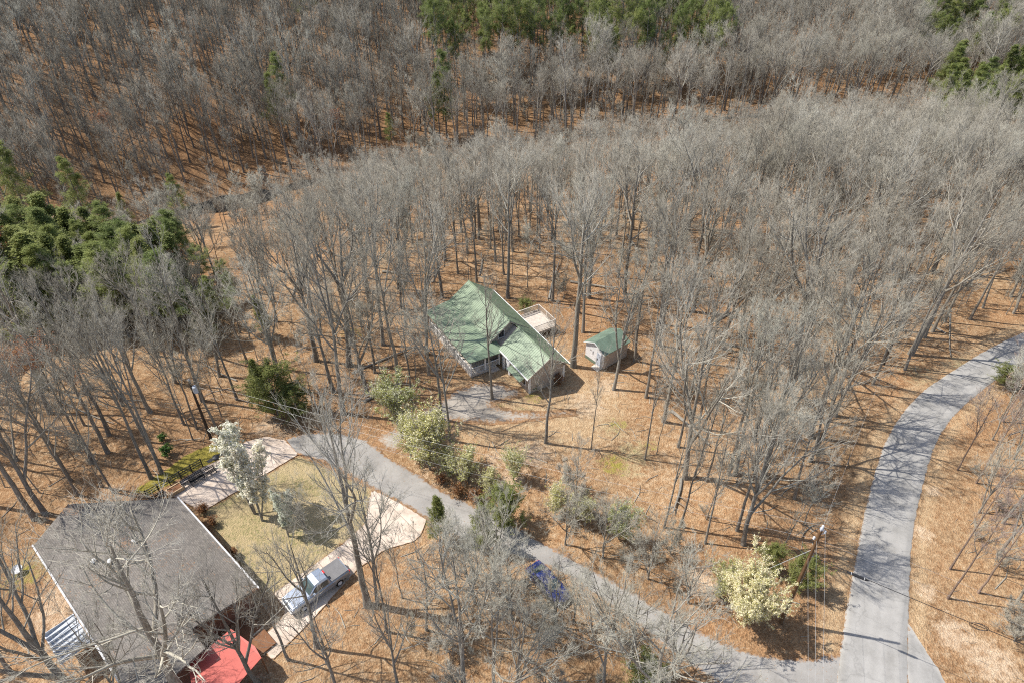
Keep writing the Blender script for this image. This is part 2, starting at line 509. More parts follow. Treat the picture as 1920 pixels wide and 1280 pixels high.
for (px, py, r, k) in [(1150, 800, 2.2, 0.5), (1190, 850, 2.5, 0.55), (1180, 880, 2.0, 0.5), (1810, 690, 2.6, 0.55), (1720, 700, 3.2, 0.42), (60, 1060, 3.0, 0.5), (980, 770, 1.5, 0.5)]:
    q = np.array(at(px, py))
    g = np.maximum(g, k * np.clip(1.4 - np.linalg.norm(Pn - q, axis=1) / r, 0, 1))
put_attr('grass', np.maximum(g, 0.22 * yard))
ms = soft(Pn, BANK, 0.3)
for (px, py, r, k) in [(1160, 795, 1.5, 0.5), (1150, 870, 2.2, 0.55), (1000, 745, 1.6, 0.5), (930, 765, 1.6, 0.5), (660, 625, 2.0, 0.5), (1220, 835, 1.4, 0.45), (40, 1080, 2.2, 0.5)]:
    q = np.array(at(px, py))
    ms = np.maximum(ms, k * np.clip(1.4 - np.linalg.norm(Pn - q, axis=1) / r, 0, 1))
put_attr('moss', ms)
ground = tag(link('ground', gme), kind='structure')

# ------------------------------------------------------------------ paved sheets
def resample(A, step):
    seg = np.linalg.norm(np.diff(A, axis=0), axis=1)
    s = np.concatenate([[0], np.cumsum(seg)])
    n = int(s[-1] / step) + 2
    q = np.linspace(0, s[-1], n)
    return np.column_stack([np.interp(q, s, A[:, 0]), np.interp(q, s, A[:, 1])])
def smooth_line(A, n=2):
    for _ in range(n):
        B = [A[0]]
        for a, b in zip(A[:-1], A[1:]):
            B += [a * 0.75 + b * 0.25, a * 0.25 + b * 0.75]
        A = np.array(B + [A[-1]])
    return A
def strip(name, L, R, mat, lift, jitter, step=0.7, nacross=9):
    n = 400
    def rs(A):
        A = smooth_line(A)
        seg = np.linalg.norm(np.diff(A, axis=0), axis=1)
        s = np.concatenate([[0], np.cumsum(seg)]) / seg.sum()
        q = np.linspace(0, 1, n)
        return np.column_stack([np.interp(q, s, A[:, 0]), np.interp(q, s, A[:, 1])])
    # pair the two edges control point by control point so that bends stay square
    m = len(L)
    A, B = smooth_line(L), smooth_line(R)
    k = np.linspace(0, len(A) - 1, n)
    A = np.column_stack([np.interp(k, np.arange(len(A)), A[:, j]) for j in (0, 1)])
    B = np.column_stack([np.interp(k, np.arange(len(B)), B[:, j]) for j in (0, 1)])
    wob = np.cumsum(rng.normal(0, 1, (n, 2)), 0)
    wob = (wob - np.linspace(0, 1, n)[:, None] * wob[-1]) * 0
    fl = rng.normal(0, jitter, (n, 2)); fl = (fl + np.roll(fl, 1, 0) + np.roll(fl, -1, 0)) / 3
    W = np.linalg.norm(B - A, axis=1)
    V, E = [], []
    ts = np.concatenate([[-0.03], np.linspace(0, 1, nacross), [1.03]])
    for j, tt in enumerate(ts):
        Q = A + (B - A) * tt
        if tt <= 0.001: Q = Q + (A - B) / W[:, None] * fl[:, :1]
        if tt >= 0.999: Q = Q + (B - A) / W[:, None] * fl[:, 1:]
        z = terrain(Q[:, 0], Q[:, 1]) + (lift if 0 <= tt <= 1 else -0.05)
        V.append(np.column_stack([Q, z]))
        E.append(np.clip(np.minimum(tt, 1 - tt) * W, 0, 9))
    V = np.stack(V, 1); E = np.stack(E, 1)
    c = len(ts)
    i = (np.arange(n - 1)[:, None] * c + np.arange(c - 1)).ravel()
    qd = np.stack([i, i + 1, i + 1 + c, i + c], 1)
    me = mesh_np(name, V.reshape(-1, 3), np.zeros((0, 3)), qd, M[mat])
    a = me.attributes.new('edge', 'FLOAT', 'POINT')
    a.data.foreach_set('value', E.ravel().astype(np.float32))
    o = link(name, me)
    return tag(o, kind='structure')
def sheet(name, pl, mat, lift, cell=0.3, rough_edge=0.0, thick=0.06):
    """a ground sheet filled with small quads; its rim follows the outline"""
    outline = resample(np.vstack([pl, pl[:1]]), cell)[:-1]
    if rough_edge:
        nrm = rng.normal(0, rough_edge, len(outline))
        nrm = (nrm + np.roll(nrm, 1) + np.roll(nrm, 2)) / 2
        cen = outline.mean(0)
        dd = outline - cen
        outline = outline + dd / np.linalg.norm(dd, axis=1)[:, None] * nrm[:, None]
    import bmesh
    from mathutils.geometry import delaunay_2d_cdt
    lo, hi = outline.min(0), outline.max(0)
    gxx, gyy = np.meshgrid(np.arange(lo[0], hi[0], cell), np.arange(lo[1], hi[1], cell))
    pts = np.column_stack([gxx.ravel(), gyy.ravel()]) + rng.uniform(-0.05, 0.05, (gxx.size, 2))
    pts = pts[inside(pts, outline)]
    pts = pts[dist_poly(pts, outline) > cell * 0.45]
    vs = [Vector(p) for p in outline] + [Vector(p) for p in pts]
    n = len(outline)
    r = delaunay_2d_cdt(vs, [(i, (i + 1) % n) for i in range(n)], [], 1, 1e-4)
    V = np.array([(p.x, p.y) for p in r[0]])
    z = terrain(V[:, 0], V[:, 1]) + lift
    d = dist_poly(V, outline)
    F = [tuple(f) for f in r[2]]
    VV = [(a[0], a[1], b) for a, b in zip(V, z)]
    base = len(VV)
    VV += [(p[0], p[1], terrain(p[0], p[1]) - 0.05) for p in outline]
    VT = len(VV)
    VV += [(p[0], p[1], float(terrain(p[0], p[1])) + lift) for p in outline]
    F += [(VT + i, base + i, base + (i + 1) % n, VT + (i + 1) % n) for i in range(n)]
    me = mesh_from(name, VV, F, M[mat])
    a = me.attributes.new('edge', 'FLOAT', 'POINT')
    a.data.foreach_set('value', np.concatenate([d, np.zeros(len(VV) - len(d))]).astype(np.float32))
    return tag(link(name, me), kind='structure')
strip('road', ROAD_L, ROAD_R, 'road', 0.075, 0.05)
strip('gravel_lane', LANE_U, LANE_L, 'lane', 0.055, 0.22)
sheet('gravel_drive', DRIVE, 'drive', 0.035, 0.4, 0.25)
sheet('concrete_driveway', SLAB_A, 'slab', 0.085, 0.4)
sheet('concrete_patio', SLAB_B, 'slab', 0.085, 0.4)
sheet('road_apron', APRON, 'road', 0.066, 0.4, 0.1)
def joints(parent, pl, ang_, gap, z):
    """saw-cut joints across a slab, each a thin dark strip"""
    d = np.array([math.cos(ang_), math.sin(ang_)]); n = np.array([-d[1], d[0]])
    s_, t_ = pl @ d, pl @ n
    for a in np.arange(s_.min() + gap * .7, s_.max() - 0.3, gap):
        q = np.linspace(t_.min(), t_.max(), 300)
        P = a * d + q[:, None] * n
        ok = inside(P, pl)
        if ok.sum() < 6: continue
        i0 = int(np.argmax(ok)); i1 = i0
        while i1 + 1 < 300 and ok[i1 + 1]: i1 += 1
        p0, p1 = P[i0 + 1], P[i1 - 1]
        w_ = d * 0.022
        me = mesh_from('joint', [(*(p0 - w_), z), (*(p1 - w_), z), (*(p1 + w_), z), (*(p0 + w_), z)], [(3, 2, 1, 0)], M['joint'])
        link('joint', me, parent)
M['joint'] = flat_mat('dark_joint', (0.16, 0.125, 0.095), 0.95, 0.1, 0.2)
for nm, pl in (('concrete_driveway', SLAB_A), ('concrete_patio', SLAB_B)):
    joints(bpy.data.objects[nm], pl, math.radians(43.5), 2.9, 0.0895)
# creek at the foot of the near slope
M['creek'] = flat_mat('creek_water_and_shade', (0.014, 0.014, 0.014), 0.6, 0.1, 0.2, 0.6)
ck = np.array([(x, np.interp(x, CX, CY)) for x in np.arange(-170, 95, 1.5)])
ck[:, 1] += 1.3 * np.sin(ck[:, 0] * 0.35) + 0.8 * np.sin(ck[:, 0] * 0.83)
hw = 0.9 + 0.5 * np.sin(ck[:, 0] * 0.5) + 3.6 * np.exp(-((ck[:, 0] + 60) / 11.0) ** 2)  # pool widens at the bend, its near-black also painting the hollow's shade
VV = []
for (x, y), h_ in zip(ck, hw):
    z = float(np.max(terrain(np.array([x, x, x]), np.array([y - h_, y, y + h_])) if h_ < 1.6 else terrain(np.array([x]), np.array([y])) + 0.35 * (h_ - 1.2))) + 0.06
    VV += [(x - h_ * .3, y - h_, z), (x + h_ * .3, y + h_, z)]
tag(link('creek', mesh_from('creek', VV, [(2 * i, 2 * i + 2, 2 * i + 3, 2 * i + 1) for i in range(len(ck) - 1)], M['creek'])), kind='structure')

# ------------------------------------------------------------------ plant growing kit (numpy)
def unit(v):
    return v / (np.linalg.norm(v, axis=-1, keepdims=True) + 1e-9)
def sample(P, R, idx, t):
    K = P.shape[1]
    s = np.clip(t, 0, 0.9999) * (K - 1)
    i = s.astype(int); fr = (s - i)[:, None]
    a, b = P[idx, i], P[idx, i + 1]
    r = R[idx, i] * (1 - fr[:, 0]) + R[idx, i + 1] * fr[:, 0]
    return a + (b - a) * fr, unit(b - a), r
def grow(g, P, R, n, t0, t1, amin, amax, length, K, up, wig, rk, even=False):
    Np = len(P)
    idx = np.repeat(np.arange(Np), n)
    m = len(idx)
    if even:
        t = np.tile((np.arange(n) + 0.5) / n, Np) * (t1 - t0) + t0 + g.uniform(-0.5, 0.5, m) * (t1 - t0) / n
    else:
        t = g.uniform(t0, t1, m)
    pos, tan, r = sample(P, R, idx, t)
    rd = unit(g.normal(0, 1, (m, 3)))
    perp = unit(np.cross(tan, rd))
    a = g.uniform(amin, amax, m)[:, None]
    d = np.cos(a) * tan + np.sin(a) * perp
    L = length(idx, t, g) if callable(length) else np.full(m, length) * g.uniform(0.6, 1.2, m)
    pts = [pos]
    step = (L / (K - 1))[:, None]
    for k in range(1, K):
        d = unit(d + np.array([0, 0, up / (K - 1)]) + g.normal(0, wig, (m, 3)))
        pts.append(pts[-1] + d * step)
    Pc = np.stack(pts, 1)
    r0 = np.minimum(r * 0.72, rk * L)
    Rc = r0[:, None] * np.linspace(1, 0.28, K)[None]
    return Pc, Rc, t
def tubes(parts):
    """parts: list of (P, R, S) -> verts, tris, quads"""
    VV, TT, QQ, off = [], [], [], 0
    for P, R, S in parts:
        n, K, _ = P.shape
        d = unit(P[:, -1] - P[:, 0])
        ref = np.where(np.abs(d[:, 2:3]) > 0.9, np.array([[1.0, 0.1, 0]]), np.array([[0.1, 0.2, 1.0]]))
        a = unit(np.cross(d, ref)); b = np.cross(d, a)
        ang = 2 * np.pi * np.arange(S) / S
        circ = a[:, None] * np.cos(ang)[None, :, None] + b[:, None] * np.sin(ang)[None, :, None]
        rings = P[:, :K - 1, None] + circ[:, None] * R[:, :K - 1, None, None]
        V = np.concatenate([rings.reshape(n, -1, 3), P[:, K - 1:]], 1)
        stride = (K - 1) * S + 1
        base = off + np.arange(n) * stride
        k = np.arange(S)
        for r in range(K - 2):
            q = np.stack([r * S + k, r * S + (k + 1) % S, (r + 1) * S + (k + 1) % S, (r + 1) * S + k], 1)
            QQ.append((base[:, None, None] + q[None]).reshape(-1, 4))
        tr = np.stack([(K - 2) * S + k, (K - 2) * S + (k + 1) % S, np.full(S, stride - 1)], 1)
        TT.append((base[:, None, None] + tr[None]).reshape(-1, 3))
        VV.append(V.reshape(-1, 3)); off += n * stride
    return np.concatenate(VV), np.concatenate(TT) if TT else np.zeros((0, 3), int), np.concatenate(QQ) if QQ else np.zeros((0, 4), int)
def tube_slots(parts, slots):
    a = [np.full(len(P) * S, m) for (P, R, S), m in zip(parts, slots)]
    b = [np.full(len(P) * S * (P.shape[1] - 2), m) for (P, R, S), m in zip(parts, slots)]
    return np.concatenate(a + b).astype(np.int32)
def leaves(g, C, n, spread, size, flat=0.0, aspect=0.5, upn=0.0):
    """small leaf faces (bent quads) spread round the centres C"""
    m = len(C) * n
    c = np.repeat(C, n, 0) + g.normal(0, 1, (m, 3)) * spread
    d = unit(g.normal(0, 1, (m, 3)) * np.array([1, 1, (1 - flat) * (1 - upn * 0.6)]))
    e = unit(np.cross(d, unit(g.normal(0, 1, (m, 3))) * (1 - upn) + np.array([-0.25, 0.05, 0.95]) * upn))
    s = (size * g.uniform(0.6, 1.35, m))[:, None]
    V = np.stack([c - d * s, c + e * s * aspect, c + d * s, c - e * s * aspect], 1).reshape(-1, 3)
    q = np.arange(m * 4).reshape(-1, 4)
    return V, q
def join(A, B):
    V1, T1, Q1 = A; V2, T2, Q2 = B
    return np.concatenate([V1, V2]), np.concatenate([T1, T2 + len(V1)]), np.concatenate([Q1, Q2 + len(V1)])

def stem(g, H, r0, K=14, wob=0.02, lean=0.0, base=(0, 0, 0)):
    z = np.linspace(0, H, K)
    w_ = np.cumsum(g.normal(0, wob * H / K, (K, 2)), 0); w_ -= w_[0]
    la = g.uniform(0, 6.28)
    P = np.column_stack([base[0] + w_[:, 0] + lean * z * math.cos(la), base[1] + w_[:, 1] + lean * z * math.sin(la), base[2] + z])
    t = np.linspace(0, 1, K)
    R = r0 * ((1 - t) ** 0.85 * 0.96 + 0.04)
    R[0] *= 1.35
    return P, R
def bare_tree(seed, H=20.0, bole=0.45, spread=0.24, leaders=1, r0=0.24, n1=16, n2=8, n3=8, n4=6, wob=0.03, mats=('bark', 'twig'), fork=(0.4, 0.6), buds=0, fork_ang=(0.25, 0.5), tw=1.0):
    g = np.random.default_rng(seed)
    K = 14
    P, R = stem(g, H, r0, K, wob)
    LP, LR = [P], [R]
    for k in range(leaders - 1):
        Pc, Rc, t = grow(g, P[None], R[None], 1, fork[0], fork[1], fork_ang[0], fork_ang[1], lambda i, t, g: (1 - t) * H * g.uniform(0.8, 1.0), K, 0.9, 0.05, 1.0)
        LP.append(Pc[0]); LR.append(Rc[0] * 1.1)
    LP, LR = np.stack(LP), np.stack(LR)
    LP[:, 0, 2] -= np.where(np.arange(len(LP)) == 0, 0.35, 0)
    def l1(i, t, g):
        s = np.clip((t - bole) / (1 - bole), 0, 1)
        return H * spread * (1.15 - 0.70 * s) * g.uniform(0.6, 1.15, len(t)) * np.where(i == 0, 1, 0.8)
    P1, R1, t1 = grow(g, LP, LR, n1, bole, 0.97, 0.45, 1.0, l1, 9, 0.55, 0.075, 0.0145, even=True)
    L1 = np.linalg.norm(P1[:, -1] - P1[:, 0], axis=1)
    P2_, R2_, _ = grow(g, P1, R1, n2, 0.18, 0.98, 0.35, 0.85, lambda i, t, g: (0.1 + 0.50 * L1[i] * (1.15 - 0.6 * t)) * g.uniform(0.5, 1.2, len(i)), 6, 0.45, 0.075, 0.011, even=True)
    L2 = np.linalg.norm(P2_[:, -1] - P2_[:, 0], axis=1)
    P3, R3, _ = grow(g, P2_, R2_, n3, 0.15, 1.0, 0.35, 0.85, lambda i, t, g: (0.12 + 0.48 * L2[i] * (1.15 - 0.5 * t)) * g.uniform(0.5, 1.2, len(i)), 3, 0.35, 0.09, 0.010)
    R3 = np.maximum(R3, 0.0075 * tw)
    parts = [(P1, R1, 5), (P2_, np.maximum(R2_, 0.011), 4), (P3, R3, 3)]
    tips = P3
    if n4:
        L3 = np.linalg.norm(P3[:, -1] - P3[:, 0], axis=1)
        P4, R4, _ = grow(g, P3, R3, n4, 0.15, 1.0, 0.3, 0.8, lambda i, t, g: (0.12 + 0.5 * L3[i]) * g.uniform(0.5, 1.3, len(i)), 2, 0.3, 0.1, 0.02)
        parts.append((P4, np.maximum(R4, 0.0052 * tw), 3))
        tips = P4
    trunk = mesh_np('trunk', *tubes([(LP, LR, 8)]), M[mats[0]])
    cr = tubes(parts)
    if buds:
        c = tips[:, -1][g.integers(0, len(tips), buds)]
        V, q = leaves(g, c, 1, 0.05, 0.075, 0, 0.8)
        cr = join(cr, (V, np.zeros((0, 3), int), q))
    crown = mesh_np('crown', *cr, M[mats[1]])
    crown.materials.append(M[mats[2] if len(mats) > 2 else 'limb'])
    mi = tube_slots(parts, [1, 1, 0, 0])
    if buds:
        crown.materials.append(M['bud'])
        mi = np.concatenate([mi, np.full(buds, 2, np.int32)])
    crown.polygons.foreach_set('material_index', mi)
    trunk.shade_smooth()
    return {'trunk': trunk, 'crown': crown, 'H': H}
def leafy_tree(seed, H, bole, spread, r0, n1, n2, n3, ang, up, clumps, nleaf, lspread, lsize, mats, profile, aspect=0.5, flat=0.0, second=None, stems=1, tip0=0.35, upn=0.55):
    """tree or shrub that carries needles, leaves or blossom along its outer twigs"""
    g = np.random.default_rng(seed)
    P, R = stem(g, H, r0, 12, 0.03)
    LP, LR = [P], [R]
    for k in range(stems - 1):
        Pq, Rq = stem(g, H * g.uniform(0.7, 0.95), r0 * 0.75, 12, 0.05, g.uniform(0.08, 0.25))
        LP.append(Pq); LR.append(Rq)
    LP, LR = np.stack(LP), np.stack(LR)
    LP[:, 0, 2] -= 0.2
    def l1(i, t, g):
        s = np.clip((t - bole) / (1 - bole), 0, 1)
        return H * spread * profile(s) * g.uniform(0.7, 1.12, len(t))
    P1, R1, _ = grow(g, LP, LR, n1, bole, 0.985, ang[0], ang[1], l1, 6, up, 0.06, 0.016, even=True)
    L1 = np.linalg.norm(P1[:, -1] - P1[:, 0], axis=1)
    P2_, R2_, _ = grow(g, P1, R1, n2, 0.2, 1.0, 0.4, 1.0, lambda i, t, g: (0.15 + 0.35 * L1[i]) * g.uniform(0.5, 1.2, len(i)), 4, up * 0.7, 0.08, 0.014)
    L2 = np.linalg.norm(P2_[:, -1] - P2_[:, 0], axis=1)
    P3, R3, _ = grow(g, P2_, R2_, n3, 0.1, 1.0, 0.4, 1.0, lambda i, t, g: (0.1 + 0.4 * L2[i]) * g.uniform(0.5, 1.2, len(i)), 2, up * 0.5, 0.08, 0.016)
    trunk = mesh_np('trunk', *tubes([(LP, LR, 7), (P1, R1, 5)]), M[mats[0]])
    trunk.shade_smooth()
    idx = g.integers(0, len(P3), clumps)
    t = g.uniform(tip0, 1.0, clumps)[:, None]
    C = P3[idx, 0] * (1 - t) + P3[idx, 1] * t
    V, q = leaves(g, C, nleaf, lspread, lsize, flat, aspect, upn)
    twv = tubes([(P2_, np.maximum(R2_, 0.008), 3), (P3, np.maximum(R3, 0.006), 3)])
    allv = join(twv, (V, np.zeros((0, 3), int), q))
    crown = mesh_np('crown', *allv, M[mats[1]])
    crown.materials.append(M[mats[2]])
    nt_, nq_ = len(twv[1]), len(twv[2])
    mi = np.zeros(len(crown.polygons), np.int32)
    mi[nt_ + nq_:] = 1
    if second is not None:
        crown.materials.append(M[second[0]])
        k = g.random(len(q)) < second[1]
        mi[nt_ + nq_:][k] = 2
    crown.polygons.foreach_set('material_index', mi)
    return {'trunk': trunk, 'crown': crown, 'H': H}

CONE = lambda s: 1.05 - 0.95 * s
OVAL = lambda s: 0.35 + 0.9 * np.sin(np.pi * np.clip(s * 0.9 + 0.12, 0, 1))
TOPR = lambda s: 0.55 + 0.6 * np.sin(np.pi * np.clip(s, 0, 1)) - 0.25 * s
COLUMN = lambda s: 0.5 + 0.6 * np.sin(np.pi * np.clip(s * 0.85 + 0.1, 0, 1))
KINDS = {}
TALL = [(21, 0.42, 0.29, 1, 0.22, 17, 8, 5, 3, 0.03), (20, 0.38, 0.30, 2, 0.23, 11, 7, 5, 3, 0.03), (22, 0.46, 0.28, 2, 0.25, 11, 7, 5, 3, 0.03),
        (19, 0.34, 0.31, 1, 0.21, 17, 8, 5, 3, 0.04), (20, 0.44, 0.29, 3, 0.24, 8, 7, 5, 3, 0.03), (21, 0.40, 0.31, 2, 0.24, 11, 7, 5, 3, 0.06),
        (18, 0.36, 0.30, 1, 0.18, 15, 8, 5, 3, 0.06), (20, 0.34, 0.33, 3, 0.26, 8, 7, 5, 3, 0.04)]
KINDS['tall'] = [bare_tree(11 + i, *a_) for i, a_ in enumerate(TALL)]
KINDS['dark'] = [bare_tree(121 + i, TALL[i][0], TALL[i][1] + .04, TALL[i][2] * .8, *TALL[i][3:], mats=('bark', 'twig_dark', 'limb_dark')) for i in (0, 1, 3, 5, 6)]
KINDS['wide'] = [
    bare_tree(21, 20, 0.30, 0.40, 3, 0.31, 9, 8, 6, 4, 0.05, fork_ang=(0.35, 0.65), fork=(0.25, 0.5)),
    bare_tree(22, 22, 0.40, 0.36, 3, 0.35, 9, 8, 6, 4, 0.03, fork_ang=(0.3, 0.6), fork=(0.42, 0.58)),
    bare_tree(23, 19, 0.26, 0.40, 4, 0.29, 7, 8, 6, 4, 0.05, fork_ang=(0.35, 0.7), fork=(0.2, 0.45))]
KINDS['pale'] = [
    bare_tree(31, 18, 0.28, 0.35, 3, 0.19, 8, 8, 6, 4, 0.05, ('bark_pale', 'twig_pale'), fork=(0.15, 0.45)),
    bare_tree(32, 20, 0.38, 0.33, 2, 0.21, 11, 8, 6, 4, 0.04, ('bark_pale', 'twig_pale')),
    bare_tree(33, 15, 0.20, 0.39, 4, 0.16, 7, 8, 6, 4, 0.06, ('bark_pale', 'twig_pale'), fork=(0.08, 0.35), fork_ang=(0.25, 0.6))]
KINDS['thin'] = [
    bare_tree(41, 11, 0.35, 0.25, 1, 0.075, 13, 6, 5, 3), bare_tree(42, 9, 0.3, 0.28, 1, 0.06, 12, 6, 5, 3, 0.06),
    bare_tree(43, 13, 0.45, 0.22, 1, 0.09, 13, 6, 5, 3), bare_tree(44, 7, 0.22, 0.33, 2, 0.05, 9, 6, 5, 3, 0.06, ('bark_pale', 'twig_pale'))]
KINDS['brush'] = [
    bare_tree(51, 4.2, 0.08, 0.34, 5, 0.04, 8, 6, 5, 3, 0.08, ('bark_pale', 'twig_pale'), fork=(0.02, 0.2), fork_ang=(0.3, 0.7)),
    bare_tree(52, 3.2, 0.06, 0.36, 6, 0.03, 7, 6, 5, 3, 0.08, ('bark', 'twig'), fork=(0.02, 0.2), fork_ang=(0.3, 0.8)),
    bare_tree(53, 5.5, 0.12, 0.30, 4, 0.05, 9, 6, 5, 4, 0.08, ('bark_pale', 'twig_pale'), fork=(0.03, 0.25), fork_ang=(0.25, 0.6))]
KINDS['maple'] = [
    bare_tree(61, 16, 0.36, 0.28, 2, 0.17, 11, 8, 7, 4, 0.04, ('bark', 'twig_red'), buds=3600),
    bare_tree(62, 12, 0.3, 0.30, 3, 0.13, 8, 8, 7, 4, 0.05, ('bark', 'twig_red'), buds=1500)]
KINDS['red'] = [bare_tree(71, 13, 0.4, 0.24, 1, 0.11, 13, 7, 6, 4, 0.04, ('bark_red', 'twig_red')), bare_tree(72, 11, 0.35, 0.26, 2, 0.10, 9, 7, 6, 4, 0.05, ('bark_red', 'twig_red'))]
KINDS['pine'] = [
    leafy_tree(81, 20, 0.42, 0.17, 0.20, 34, 8, 6, (0.9, 1.4), 0.4, 1700, 8, 0.19, 0.17, ('bark', 'twig', 'needle'), TOPR, 0.16),
    leafy_tree(82, 22, 0.52, 0.16, 0.22, 30, 8, 6, (0.9, 1.4), 0.45, 1500, 8, 0.19, 0.17, ('bark', 'twig', 'needle'), TOPR, 0.16),
    leafy_tree(83, 17, 0.25, 0.20, 0.18, 40, 8, 6, (1.0, 1.5), 0.35, 1700, 8, 0.19, 0.16, ('bark', 'twig', 'needle'), CONE, 0.16)]
KINDS['cedar'] = [
    leafy_tree(91, 6, 0.04, 0.40, 0.10, 40, 8, 6, (0.6, 1.3), 0.45, 3600, 5, 0.11, 0.08, ('bark', 'twig', 'cedar'), OVAL, 0.45, tip0=0.1),
    leafy_tree(92, 8, 0.06, 0.28, 0.11, 42, 8, 6, (0.6, 1.25), 0.5, 3200, 5, 0.11, 0.08, ('bark', 'twig', 'cedar'), CONE, 0.45, tip0=0.1),
    leafy_tree(93, 14, 0.10, 0.20, 0.16, 46, 8, 6, (0.7, 1.3), 0.4, 2500, 6, 0.18, 0.11, ('bark', 'twig', 'cedar'), CONE, 0.4, tip0=0.1)]
KINDS['pear'] = [
    leafy_tree(101, 7.2, 0.10, 0.50, 0.10, 16, 11, 8, (0.4, 0.95), 0.6, 22000, 3, 0.05, 0.046, ('bark', 'twig', 'cream'), OVAL, 0.8, second=('lime', 0.24), stems=3, tip0=0.1),
    leafy_tree(102, 11.5, 0.22, 0.135, 0.12, 24, 9, 7, (0.3, 0.75), 0.7, 6500, 3, 0.06, 0.062, ('bark_pale', 'twig_pale', 'blossom'), COLUMN, 0.8, second=('lime', 0.05), stems=3, tip0=0.3),
    leafy_tree(103, 7.0, 0.12, 0.44, 0.09, 15, 10, 7, (0.4, 0.9), 0.6, 4200, 3, 0.06, 0.062, ('bark_pale', 'twig_pale', 'cream'), OVAL, 0.7, second=('lime', 0.62), stems=4, tip0=0.1),
    leafy_tree(104, 4.6, 0.08, 0.50, 0.06, 13, 9, 6, (0.4, 0.95), 0.6, 2300, 3, 0.06, 0.055, ('bark_pale', 'twig_pale', 'lime'), OVAL, 0.7, second=('cream', 0.35), stems=4, tip0=0.1)]
KINDS['tuft'] = [leafy_tree(111, 1.0, 0.02, 0.6, 0.03, 12, 6, 4, (0.5, 1.2), 0.5, 500, 4, 0.05, 0.08, ('bark', 'twig', 'tuft'), OVAL, 0.5, stems=2),
                 leafy_tree(112, 1.3, 0.02, 0.6, 0.03, 14, 6, 4, (0.5, 1.2), 0.5, 600, 4, 0.05, 0.06, ('bark', 'twig', 'brown_leaf'), OVAL, 0.6, stems=3)]

TREES = []
def plant(kind, k, x, y, h, name, label, cat='tree', group=None, tilt=(0, 0), rz=None, girth=1.0):
    p = KINDS[kind][k % len(KINDS[kind])]
    s = h / p['H']
    o = thing(name, label, cat, (x, y, float(terrain(x, y))), random.uniform(0, 6.28) if rz is None else rz, group)
    # tilt is given in world x / y; turn it into the tree's own frame by Euler order
    o.rotation_mode = 'QUATERNION'
    from mathutils import Quaternion
    qz = Quaternion((0, 0, 1), o.rotation_euler.z if rz is not None else random.uniform(0, 6.28))
    qt = Quaternion((0, 1, 0), tilt[0]) @ Quaternion((1, 0, 0), -tilt[1])
    o.rotation_quaternion = qt @ qz
    o.scale = (s * girth, s * girth, s)
    for part in ('trunk', 'crown'):
        link(part, p[part], o)
    TREES.append((x, y))
    return o

# ------------------------------------------------------------------ building materials
def metal_roof(name, col, var=0.12, rough=0.45):
    m, t, b = new_mat(name, rough, 0.4)
    p = obj_pos(t)
    n = noise(t, p, 0.7, 5, 0.6); n2 = noise(t, p, 6, 4, 0.7)
    c = ramp(t, n, [(0.3, tuple(x * (1 - var) for x in col)), (0.7, tuple(x * (1 + var) for x in col))])
    c = mix(t, 0.35, c, ramp(t, n2, [(0.35, (0.7, 0.7, 0.68)), (0.65, (1.1, 1.1, 1.1))]), 'MULTIPLY')
    t.links.new(c, b.inputs['Base Color'])
    return m
def siding(name, col, pitch=0.18, axis_='Z'):
    m, t, b = new_mat(name, 0.7, 0.25)
    p = obj_pos(t)
    wv = N(t, 'ShaderNodeTexWave', wave_type='BANDS', bands_direction=axis_, wave_profile='SAW')
    wv.inputs['Scale'].default_value = 0.314 / pitch
    wv.inputs['Distortion'].default_value = 0
    t.links.new(p, wv.inputs['Vector'])
    n = noise(t, p, 2.0, 5, 0.65)
    c = ramp(t, n, [(0.3, tuple(x * 0.88 for x in col)), (0.7, tuple(min(1, x * 1.08) for x in col))])
    t.links.new(c, b.inputs['Base Color'])
    bump(t, b, wv.outputs['Fac'], 0.5, 0.02)
    return m
M['green_roof'] = metal_roof('green_metal_roof', (0.205, 0.262, 0.170))
M['green_roof2'] = metal_roof('shed_green_metal', (0.15, 0.205, 0.155), 0.25)
M['tan_siding'] = siding('tan_siding', (0.42, 0.36, 0.30))
M['grey_siding'] = siding('grey_siding', (0.34, 0.33, 0.32))
M['white'] = flat_mat('white_trim', (0.74, 0.73, 0.71), 0.5, 0.3, 0.05)
M['white_wall'] = siding('white_panel', (0.76, 0.74, 0.72), 0.2, 'Y')
M['door_grey'] = flat_mat('pale_blue_door', (0.50, 0.54, 0.60), 0.5, 0.3, 0.06)
M['glass'] = flat_mat('dark_glass', (0.025, 0.03, 0.035), 0.08, 0.6, 0.1)
M['deck'] = flat_mat('weathered_deck', (0.50, 0.44, 0.38), 0.9, 0.1, 0.18, 2.0)
M['rail_wood'] = flat_mat('pale_rail_wood', (0.52, 0.47, 0.41), 0.8, 0.2, 0.12)
M['shingle'] = flat_mat('brown_grey_shingle', (0.155, 0.135, 0.12), 0.95, 0.1, 0.22, 0.8, bumps=0.5)
